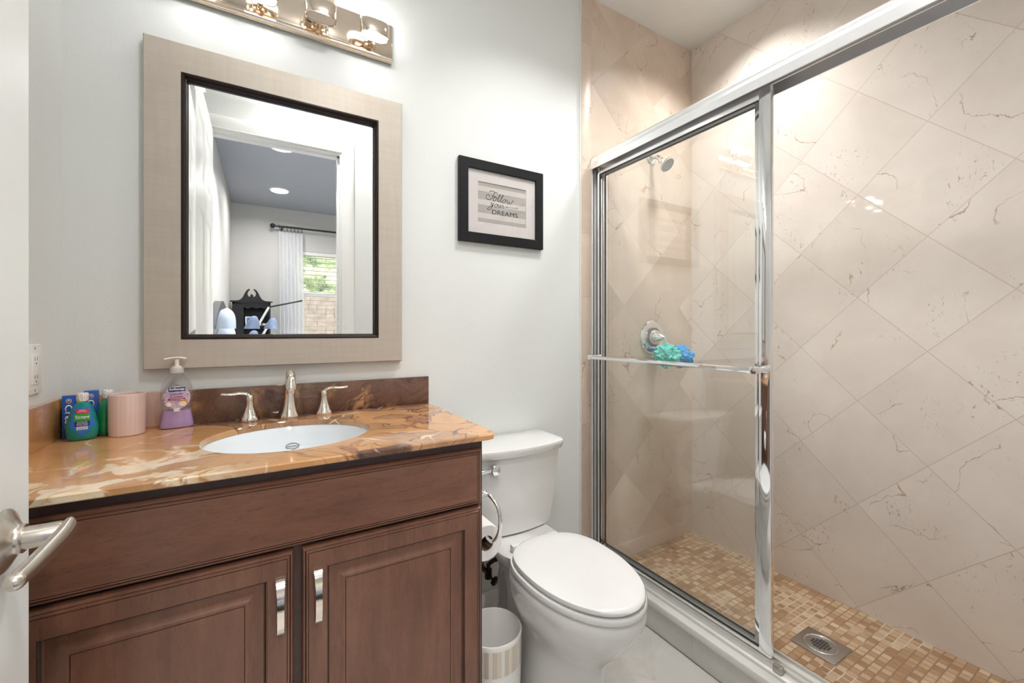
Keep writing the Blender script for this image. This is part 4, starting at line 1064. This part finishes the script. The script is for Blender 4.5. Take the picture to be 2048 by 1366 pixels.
# ------------------------------------------------------------------ shower enclosure
sf = thing('shower_door_frame', 'bright aluminium frame of the sliding shower doors on the curb', 'shower frame', (1.34, -.75, .124))
def prism_y(bm, prof, y0, y1): loft(bm, [[Vector((x_, y0, z_)) for x_, z_ in prof], [Vector((x_, y1, z_)) for x_, z_ in prof]])
bm = B(); prism_y(bm, [(1.296, 1.885), (1.296, 1.914), (1.299, 1.917), (1.303, 1.938), (1.310, 1.9465), (1.384, 1.9465), (1.386, 1.944), (1.386, 1.885), (1.381, 1.885), (1.381, 1.938), (1.345, 1.938), (1.345, 1.900), (1.341, 1.900), (1.341, 1.938), (1.301, 1.936), (1.300, 1.885)], YD0 + .001, -.0125); obj('header', bm, M['alum'], sf, angle=30)
bm = B(); prism_y(bm, [(1.297, .1245), (1.297, .133), (1.303, .138), (1.318, .139), (1.318, .150), (1.3205, .150), (1.3205, .140), (1.345, .140), (1.345, .147), (1.3475, .147), (1.3475, .140), (1.372, .142), (1.372, .152), (1.376, .152), (1.388, .1245)], YD0 + .001, -.0125); obj('bottom_track', bm, plain('matt_aluminium_track', (.74, .73, .70), .38, .75, .03, 30), sf, angle=30)
bm = B()
for x0, x1, dy in ((1.2975, 1.3065, .010), (1.3065, 1.316, .003), (1.316, 1.378, .003), (1.378, 1.386, .010)): bx(bm, (x0, -.0125 - dy, .1535), (x1, -.0125, 1.8845))
obj('wall_jamb', bm, plain('satin_aluminium_jamb', (.80, .78, .77), .36, .75, .03, 30), sf)
bm = B(); bx(bm, (1.3075, -.0175, .1535), (1.3155, -.0157, 1.8845)); obj('jamb_gap_dark', bm, M['blackrubber'], sf)  # black strip put in for the dark gap between jamb and door
bm = B(); bx(bm, (1.2985, -.842, .1385), (1.3165, -.818, .158), .001); bx(bm, (1.2985, -.838, .158), (1.302, -.822, .168)); cg = obj('door_guide', bm, M['steel'], sf)

def sliding(lab, xg, y0, y1, zb, zt, sw, bar, seal):
    t = thing('shower_door', lab, 'shower door', (xg, (y0 + y1) / 2, zb), 'sliding shower doors')
    bm = B(); bx(bm, (xg - .003, y0 + .008, zb + .008), (xg + .003, y1 - .008, zt - .01)); obj('glass', bm, M['showerglass'], t, smooth=False)
    for yy0, yy1 in ((y0, y0 + sw), (y1 - .020, y1)):
        bm = B(); bx(bm, (xg - .010, yy0, zb), (xg + .008, yy1, zt), .002); obj('stile', bm, M['chrome'], t)
    bm = B(); bx(bm, (xg - .008, y0 + sw, zt - .030), (xg + .008, y1 - .020, zt), .001); obj('top_rail', bm, M['alum'], t)
    bm = B(); bx(bm, (xg - .007, y0 + sw, zb), (xg + .007, y1 - .020, zb + .012), .001); obj('bottom_rail', bm, M['alum'], t)
    bm = B(); bx(bm, (xg - .0085, y1 - .0235, zb + .012), (xg - .003, y1 - .0202, zt - .03)); bx(bm, (xg - .0085, y0 + sw, zb + .012), (xg - .003, y1 - .0235, zb + .0165)); bx(bm, (xg - .0088, y0 + sw, zt - .0345), (xg - .003, y1 - .0235, zt - .0302)); obj('seal', bm, M['blackrubber'], t)
    if bar:
        bxx = xg - .062
        bm = B(); prism_y(bm, [(bxx - .006, 1.019), (bxx - .008, 1.023), (bxx - .007, 1.030), (bxx - .002, 1.034), (bxx + .006, 1.034), (bxx + .010, 1.030), (bxx + .010, 1.023), (bxx + .006, 1.019)], y0 + .028, y1 - .030)
        tb_ = obj('towel_bar', bm, M['chrome'], t, angle=30)
        for yb in (y0 + .018, y1 - .022):
            bm = B(); tube(bm, [(xg - .010, yb, 1.0265), (xg - .030, yb, 1.0265), (bxx + .004, yb, 1.0265)], [.0125, .010, .0095], 20); bx(bm, (bxx - .012, yb - .012, 1.0155), (bxx + .013, yb + .012, 1.0375), .003); obj('bracket', bm, M['chrome'], tb_)
    return t
sliding('outer sliding shower door panel with the chrome towel bar', 1.3285, -.803, -.030, .154, 1.890, .036, True, True)
sliding('inner sliding shower door panel behind the towel bar panel', 1.361, -.772, -.030, .154, 1.892, .036, False, True)

# shower head
sh = thing('showerhead', 'small chrome shower head on the tiled end wall', 'shower head', (1.719, 0, 2.03))
bm = B(); lathe(bm, [(.031, .0005), (.031, .004), (.026, .009), (.014, .013)], (1.719, 0, 2.032), (0, -1, 0), 36); obj('flange', bm, M['chrome'], sh)
bm = B(); tube(bm, smooth_path([(1.719, -.008, 2.032), (1.720, -.030, 2.030), (1.722, -.045, 2.018), (1.724, -.055, 2.005)], 5), .0105, 16); obj('arm', bm, M['chrome'], sh)
hax = Vector((.10, -.72, -.70)).normalized(); ho = Vector((1.7235, -.050, 2.010))
bm = B(); lathe(bm, [(.012, 0), (.0165, .004), (.0175, .016), (.018, .026), (.024, .036), (.035, .048), (.039, .054), (.039, .058), (.036, .060)], ho, hax, 40); obj('head_shell', bm, M['chrome'], sh, angle=50)
bm = B(); lathe(bm, [(.035, .0), (.034, .0025)], ho + hax * .0602, hax, 40)
face = obj('spray_face', bm, plain('grey_spray_face', (.36, .37, .38), .4, .2, .1, 80), sh)
a_, b_, d_ = frame_of(hax); bm = B()
for ring, cnt in ((.008, 6), (.016, 12), (.024, 18), (.030, 24)):
    for i in range(cnt):
        an = 2 * PI * i / cnt; lathe(bm, [(.0013, 0), (.001, .0018)], ho + hax * .0627 + a_ * (ring * math.cos(an)) + b_ * (ring * math.sin(an)), hax, 6)
obj('nozzles', bm, M['slot'], face)

# shower valve
vzx, vzz = 1.722, 1.112
sv2 = thing('shower_valve', 'round chrome shower valve with cone hub on the tiled end wall', 'shower valve', (vzx, 0, vzz))
bm = B(); lathe(bm, [(.086, .0005), (.086, .004), (.080, .009), (.060, .0115), (.050, .010), (.048, .012)], (vzx, 0, vzz), (0, -1, 0), 56); obj('escutcheon', bm, M['chrome'], sv2, angle=30)
bm = B(); lathe(bm, [(.049, .0), (.049, .006), (.040, .008)], (vzx, -.0105, vzz), (0, -1, 0), 48); obj('ring', bm, plain('dark_chrome_recess', (.22, .23, .25), .2, 1, .05, 40), sv2)
bm = B(); lathe(bm, [(.039, .0), (.039, .006), (.030, .024), (.018, .042), (.012, .052), (.009, .056)], (vzx, -.017, vzz), (0, -1, 0), 44); obj('hub', bm, M['chrome'], sv2, angle=40)
bm = B(); tube(bm, smooth_path([(vzx, -.066, vzz + .004), (vzx + .004, -.078, vzz - .002), (vzx + .010, -.080, vzz - .022), (vzx + .012, -.074, vzz - .05), (vzx + .012, -.070, vzz - .066)], 5), [(.008, .006)] * 21, 14); obj('lever', bm, M['chrome'], sv2)

# bath puffs hanging from the valve
def puff(lab, c, r, mat, cord_to):
    t = thing('bath_puff', lab, 'bath puff', c, 'bath puffs hanging on the shower valve')
    c = Vector(c); bm = B(); bmesh.ops.create_icosphere(bm, subdivisions=5, radius=1)
    sd = c.x * 31
    for v in bm.verts:
        d = v.co.normalized()
        q = d * 2.6 + Vector((sd, 0, 0)) + .9 * Vector(mnoise.noise_vector(d * 2.2 + Vector((0, sd, 0))))
        ruff = abs(mnoise.noise(q)) * 1.5 + .5 * abs(mnoise.noise(q * 2.7))
        v.co = c + d * r * (.70 + .42 * min(1., ruff)) * Vector((1.12, .9, .92)).dot(Vector((abs(d.x), abs(d.y), abs(d.z)))) / max(.6, (abs(d.x) + abs(d.y) + abs(d.z)) )  * 1.35
    obj('mesh_ruffles', bm, mat, t, angle=80)
    bm = B()
    p0 = Vector(cord_to); p1 = c + Vector((0, 0, r * .6))
    for s in (-1, 1):
        mid = (p0 + p1) / 2 + Vector((s * .006, -.004, 0)); tube(bm, smooth_path([p0, mid, p1], 5), .0012, 6)
    obj('cord', bm, M['cord'], t)
    return t
puff('aqua green mesh bath puff, left one on the shower valve', (1.690, -.118, vzz - .088), .046, M['teal_puff'], (vzx + .005, -.0725, vzz + .004))
puff('bright blue mesh bath puff, right one on the shower valve', (1.792, -.118, vzz - .096), .046, M['blue_puff'], (vzx + .008, -.0725, vzz + .003))

# floor drain
dn = thing('floor_drain', 'square brushed steel drain in the mosaic shower floor', 'drain', (1.70, -.771, FZ))
dx, dy = 1.7015, -.7715
bm = B(); bx(bm, (dx - .067, dy - .069, FZ + .0002), (dx + .067, dy + .069, FZ + .0035), .0008); obj('plate', bm, M['steel'], dn)
bm = B(); lathe(bm, [(.050, 0), (.0505, .0015), (.049, .003), (.0470, .0015), (.0465, .0)], (dx, dy, FZ + .0034), n=48); gr = obj('grate_ring', bm, M['chrome'], dn)
bm = B(); pitch = .0085
for i in range(-3, 4):
    for j in range(-3, 4):
        if i * i + j * j <= 10: bx(bm, (dx + i * pitch - .0032, dy + j * pitch - .0032, FZ + .0034), (dx + i * pitch + .0032, dy + j * pitch + .0032, FZ + .0042))
obj('grate_holes', bm, M['slot'], dn, smooth=False)

# ------------------------------------------------------------------ ceiling lights
def downlight(lab, x, y, r=.082, grp=None):
    t = thing('ceiling_light', lab, 'ceiling light', (x, y, CEIL), grp)
    bm = B(); n_ = 48
    loft(bm, [[Vector((x + q * math.cos(2 * PI * i / n_), y + q * math.sin(2 * PI * i / n_), CEIL - h)) for i in range(n_)] for q, h in ((r + .018, .0005), (r + .016, .005), (r + .002, .007), (r, .004), (r, .0005))], False, False, loop=True)
    obj('trim_ring', bm, M['trim'], t)
    bm = B(); lathe(bm, [(r - .001, 0), (r - .001, .003)], (x, y, CEIL - .0045), n=40); obj('lens', bm, M['downlight'], t)
downlight('recessed round ceiling light nearest the doorway, in the mirror', .137, -2.56, grp='bedroom downlights')
downlight('recessed round ceiling light nearer the window wall, in the mirror', .154, -3.81, grp='bedroom downlights')

# ------------------------------------------------------------------ bedroom furniture, seen in the mirror
w1 = thing('window_1', 'bedroom window seen in the mirror', 'window', ((WX0 + WX1) / 2, BY - .1, WZ0), kind='structure')
bm = B(); sweep_rect(bm, WX0, WX1, WZ0, WZ1, [(0, .06), (0, .10), (.045, .10), (.045, .06)], lambda u, v, w: Vector((u, BY - w, v)))
bx(bm, (WX0 + .04, BY - .095, 1.60), (WX1 - .04, BY - .065, 1.645)); obj('window_frame', bm, M['trim'], w1)
box_obj('pane', (WX0 + .04, BY - .082, WZ0 + .04), (WX1 - .04, BY - .078, WZ1 - .04), M['windowglass'], w1)
box_obj('window_sill', (WX0 - .02, BY - .06, WZ0 - .02), (WX1 + .02, BY + .03, WZ0), M['trim'], w1)
wbn = thing('window_blind', 'white horizontal slat blind over the bedroom window in the mirror', 'blind', ((WX0 + WX1) / 2, BY - .03, WZ1))
bm = B(); bx(bm, (WX0 + .006, BY - .055, WZ1 - .045), (WX1 - .006, BY - .005, WZ1 - .002)); obj('head_rail', bm, M['blind'], wbn)
bm = B(); z = WZ1 - .075
while z > WZ0 + .05:
    cx = [(-.022, -.0035), (.022, .0035)]
    v = [bm.verts.new(c) for c in ((WX0 + .008, BY - .030 - .022, z - .001), (WX1 - .008, BY - .030 - .022, z - .001), (WX1 - .008, BY - .030 + .022, z + .0015), (WX0 + .008, BY - .030 + .022, z + .0015))]
    w_ = [bm.verts.new(u.co + Vector((0, 0, .0016))) for u in v]
    bm.faces.new(v[::-1]); bm.faces.new(w_)
    for i in range(4): bm.faces.new((v[i], v[(i + 1) % 4], w_[(i + 1) % 4], w_[i]))
    z -= .056
for xx in (WX0 + .15, (WX0 + WX1) / 2, WX1 - .15): bx(bm, (xx - .001, BY - .031, WZ0 + .03), (xx + .001, BY - .029, WZ1 - .04))
bx(bm, (WX0 + .008, BY - .05, WZ0 + .01), (WX1 - .008, BY - .012, WZ0 + .03))
obj('slats', bm, M['blind'], wbn, smooth=False)
cr = thing('curtain_rod', 'black curtain rod with ball finial above the bedroom window in the mirror', 'curtain rod', (.8, BY + .09, 2.445))
RY = BY + .09
bm = B(); tube(bm, [(.12, RY, 2.447), (1.8, RY, 2.447)], .012, 16); obj('rod', bm, M['bedwood'], cr)
for xx, s in ((.12, -1), (1.8, 1)):
    bm = B(); bmesh.ops.create_uvsphere(bm, u_segments=20, v_segments=12, radius=.030)
    for v in bm.verts: v.co += Vector((xx + s * .02, RY, 2.447))
    obj('finial', bm, M['bedwood'], cr)
for xx in (.20, 1.72):
    bm = B(); bx(bm, (xx - .006, BY + .001, 2.435), (xx + .006, RY, 2.447)); bx(bm, (xx - .012, BY + .001, 2.42), (xx + .012, BY + .006, 2.47)); obj('bracket', bm, M['bedwood'], cr)
cu = thing('curtain', 'sheer white curtain panel hanging left of the blind, in the mirror', 'curtain', (.31, RY, 0))
bm = B(); cols_ = 90; rows_ = 14; grid = []
for r_ in range(rows_ + 1):
    zz = 2.385 - (2.385 - .02) * r_ / rows_; tt = r_ / rows_; row = []
    for c_ in range(cols_ + 1):
        u = c_ / cols_; xx = .165 + .02 * tt + u * (.270 + .02 * tt)
        row.append(Vector((xx, RY + (.020 + .012 * tt) * math.sin(u * 2 * PI * 6.5 + .6 * math.sin(3 * tt)), zz)))
    grid.append(row)
loft(bm, grid, False, False, closed=False)
dr_ = obj('cloth', bm, M['curtain'], cu, angle=180)
for i in range(7):
    xx = .165 + .27 * (i + .25) / 6.5
    if xx > .44: break
    bm = B(); R_ = .021
    tube(bm, [(xx, RY + R_ * math.cos(a * PI / 9), 2.443 + R_ * math.sin(a * PI / 9)) for a in range(19)], .0028, 8); bx(bm, (xx - .004, RY - .004, 2.375), (xx + .004, RY + .004, 2.422)); obj('ring_clip', bm, M['bedwood'], cu)

# secretary desk with hutch
HX0, HX1, HY0, HY1 = -.305, .075, BY + .02, BY + .34
hs = thing('hutch_desk', 'black secretary desk with a swan neck pediment against the far wall, in the mirror', 'desk', (-.115, BY + .2, 0))
bm = B()
for x0 in (HX0, HX1 - .02): bx(bm, (x0, HY0, .75), (x0 + .02, HY1, 1.475))
bx(bm, (HX0, HY0, .75), (HX1, HY0 + .015, 1.475)); bx(bm, (HX0, HY0, 1.455), (HX1, HY1, 1.475)); bx(bm, (HX0 + .02, HY0, .75), (HX0 + .11, HY1, 1.46))
obj('hutch_case', bm, M['bedwood'], hs)
for zz in (.98, 1.19): box_obj('shelf', (HX0 + .11, HY0 + .015, zz), (HX1 - .02, HY1 - .03, zz + .014), M['bedwood'], hs)
bm = B()
xm = (HX0 + HX1) / 2; hw_ = (HX1 - HX0) / 2
half = [(-hw_ - .02, 1.475), (-hw_ - .02, 1.490), (-.155, 1.492), (-.125, 1.497), (-.100, 1.515), (-.082, 1.545), (-.068, 1.580), (-.052, 1.610), (-.032, 1.627), (-.020, 1.629), (-.017, 1.618), (-.030, 1.606), (-.040, 1.585), (-.041, 1.565), (-.033, 1.546), (-.018, 1.536), (-.014, 1.556), (-.006, 1.567), (0, 1.570)]
prof = half + [(-a, z_) for a, z_ in half[-2::-1]]
vs = [[bm.verts.new((xm + a, yy, z_)) for a, z_ in prof] for yy in (HY1 - .018, HY1 + .012)]
for i in range(len(prof)):
    j = (i + 1) % len(prof); bm.faces.new((vs[0][i], vs[0][j], vs[1][j], vs[1][i]))
for k in (0, 1): fill(bm, vs[k], k == 0)
obj('pediment', bm, M['bedwood'], hs, angle=20)
bm = B()
vs = []
for yy in (HY1 - .002, HY1 - .016):
    row = []
    for i in range(25):
        u = i / 24; row.append((HX0 + .11 + (HX1 - .02 - HX0 - .11) * u, yy, 1.42 - .016 * abs(math.sin(u * PI * 3))))
    row += [(HX1 - .02, yy, 1.456), (HX0 + .11, yy, 1.456)]; vs.append([bm.verts.new(c) for c in row])
for i in range(27): j = (i + 1) % 27; bm.faces.new((vs[0][i], vs[0][j], vs[1][j], vs[1][i]))
for k in (0, 1): fill(bm, vs[k], k == 0)
obj('scalloped_valance', bm, M['bedwood'], hs, angle=30)
bm = B(); bx(bm, (HX0, HY0, 0), (HX1, HY1 + .20, .75), .004); obj('desk_base', bm, M['bedwood'], hs)
# picture frame, cups and lamp on the desk
fx, fy = -.115, HY1 - .02
pfx = thing('photo_frame', 'small silver photo frame with a blue picture on the hutch shelf, in the mirror', 'photo frame', (-.16, BY + .31, 1.204))
RF = Matrix.Translation((-.135, BY + .285, 1.2045)) @ Matrix.Rotation(math.radians(180 - 8), 4, 'Z') @ Matrix.Rotation(math.radians(-8), 4, 'X')
bm = B(); sweep_rect(bm, -.045, .045, 0, .105, [(0, 0), (0, .012), (.008, .014), (.012, .012), (.012, 0)], lambda u, v, w: RF @ Vector((u, -w, v))); obj('frame', bm, M['alum'], pfx, angle=30)
bm = B(); bx(bm, (-.034, -.008, .010), (.034, -.002, .095))
for v in bm.verts: v.co = RF @ v.co
obj('photo', bm, M['screen'], pfx)
for i, (xx, hh, lab) in enumerate(((-.045, .035, 'low white jar beside the photo frame on the hutch shelf'), (.012, .028, 'short white dish at the right end of the hutch shelf'))):
    bm = B(); lathe(bm, [(.020, 0), (.024, .004), (.024, hh), (.020, hh), (.019, .01)], (xx, BY + .27, 1.2045), n=24)
    tag(obj(('jar', 'dish')[i], bm, M['whiteplastic'], None), lab + ', in the mirror', ('jar', 'dish')[i])
dl = thing('desk_lamp', 'silver desk lamp with a long black angled arm before the hutch, in the mirror', 'desk lamp', (-.12, BY + .45, .75))
LYY = BY + .46
bm = B(); lathe(bm, [(.075, 0), (.075, .012), (.02, .02), (.012, .03)], (-.125, LYY, .751), n=32); obj('base', bm, M['bedwood'], dl)
bm = B(); pA = Vector((-.120, LYY, .775)); pB = Vector((-.095, LYY, 1.12)); pC = Vector((.055, LYY, 1.418)); tube(bm, [pA, pB], .010, 12); tube(bm, [pB, pC], .0145, 14); obj('lower_arm', bm, M['alum'], dl)
bm = B(); pD = Vector((.405, LYY, 1.507)); tube(bm, [pC - (pD - pC).normalized() * .03, pD], .0095, 12); obj('upper_arm', bm, M['bedwood'], dl)

# bed against the left bedroom wall
YB = -2.75
bd = thing('bed', 'bed with an arched dark headboard behind the open door, in the mirror', 'bed', (.5, YB, 0))
bm = B(); k = 30; pr = [(-.78, .25)] + [(-.78 + 1.56 * i / k, 1.08 + .31 * math.sin(PI * i / k) ** .8) for i in range(k + 1)] + [(.78, .25)]
vs = [[bm.verts.new((xx, YB + a, z_)) for a, z_ in pr] for xx in (BX0 + .003, BX0 + .05)]
for i in range(len(pr)): j = (i + 1) % len(pr); bm.faces.new((vs[0][i], vs[0][j], vs[1][j], vs[1][i]))
bm.faces.new(vs[0][::-1]); bm.faces.new(vs[1]); obj('headboard', bm, M['headboard'], bd, angle=30)
bm = B(); bx(bm, (BX0 + .05, YB - .76, .12), (1.65, YB + .76, .34), .02); obj('bed_frame', bm, M['headboard'], bd)
bm = B(); bx(bm, (BX0 + .055, YB - .75, .341), (1.62, YB + .75, .66), .06, 4); obj('mattress', bm, M['linen'], bd)
def pillow(lab, c, sx, sy, sz, rot, mat, cat='pillow'):
    bm = B(); bmesh.ops.create_uvsphere(bm, u_segments=32, v_segments=20, radius=1)
    R_ = Matrix.Translation(c) @ Matrix.Rotation(rot, 4, 'Y')
    for v in bm.verts:
        d = v.co.copy(); f_ = lambda t: (abs(t) ** .42) * (1 if t >= 0 else -1)
        v.co = R_ @ Vector(((abs(d.x) ** .7) * (1 if d.x > 0 else -1) * sx, f_(d.y) * sy, f_(d.z) * sz)) + Vector((0, 0, .008 * mnoise.noise(d * 3)))
    return tag(obj('pillow', bm, mat, None, angle=180), lab, cat, 'bed pillows in the mirror')
pillow('large pale blue pillow leaning on the headboard, in the mirror', (BX0 + .098, -2.20, .985), .050, .36, .315, math.radians(3), M['linen'])
for cx_, cy_, lab, rz_ in ((-.105, -2.36, 'blue grey cushion nearest the doorway, standing before the big pillow, in the mirror', 8), (.02, -2.86, 'blue grey cushion nearest the hutch desk, standing before the big pillow, in the mirror', -14)):
    bm = B(); bmesh.ops.create_uvsphere(bm, u_segments=40, v_segments=24, radius=1)
    R_ = Matrix.Translation((cx_, cy_, .96)) @ Matrix.Rotation(math.radians(rz_), 4, 'Z') @ Matrix.Rotation(math.radians(10), 4, 'Y') @ Matrix.Rotation(math.radians(38), 4, 'X')
    for v in bm.verts:
        d = v.co.copy(); f_ = lambda t: (abs(t) ** .42) * (1 if t >= 0 else -1)
        ear = 1 + .14 * min(1, abs(d.y * d.z) * 2.2)
        v.co = R_ @ Vector((d.x * .055 + .006 * mnoise.noise(d * 4), f_(d.y) * .22 * ear, f_(d.z) * .22 * ear))
    tag(obj('cushion', bm, M['throw'], None, angle=180), lab, 'cushion', 'blue grey cushions on the bed')

# ------------------------------------------------------------------ outdoors behind the blind
sbox('ground', (-6, -14, -.3), (10, BY - .14, -.12), M['lawn'], 'lawn outside the bedroom window')
bm = B(); xx = -2.5
while xx < 6: bx(bm, (xx, -7.03, -.12), (xx + .14, -7.0, 1.78)); xx += .146
tag(obj('garden_fence', bm, M['fence'], None, smooth=False), 'weathered board fence outside the bedroom window, low in the mirror', 'fence')
for i, (hx_, lab) in enumerate(((1.2, 'green leafy hedge rising behind the garden fence, seen through the blind in the mirror'),)):
    bm = B(); bmesh.ops.create_icosphere(bm, subdivisions=6, radius=1)
    for v in bm.verts:
        d = v.co.normalized(); n_ = mnoise.fractal(d * 5 + Vector((i * 7, 0, 0)), .8, 2.1, 5)
        v.co = Vector((hx_, -8.6, 1.88)) + Vector((d.x * 2.6, d.y * 1.0, d.z * 2.0)) * (1 + .16 * n_)
    tag(obj('hedge', bm, M['hedge'], None, angle=40), lab, 'hedge')
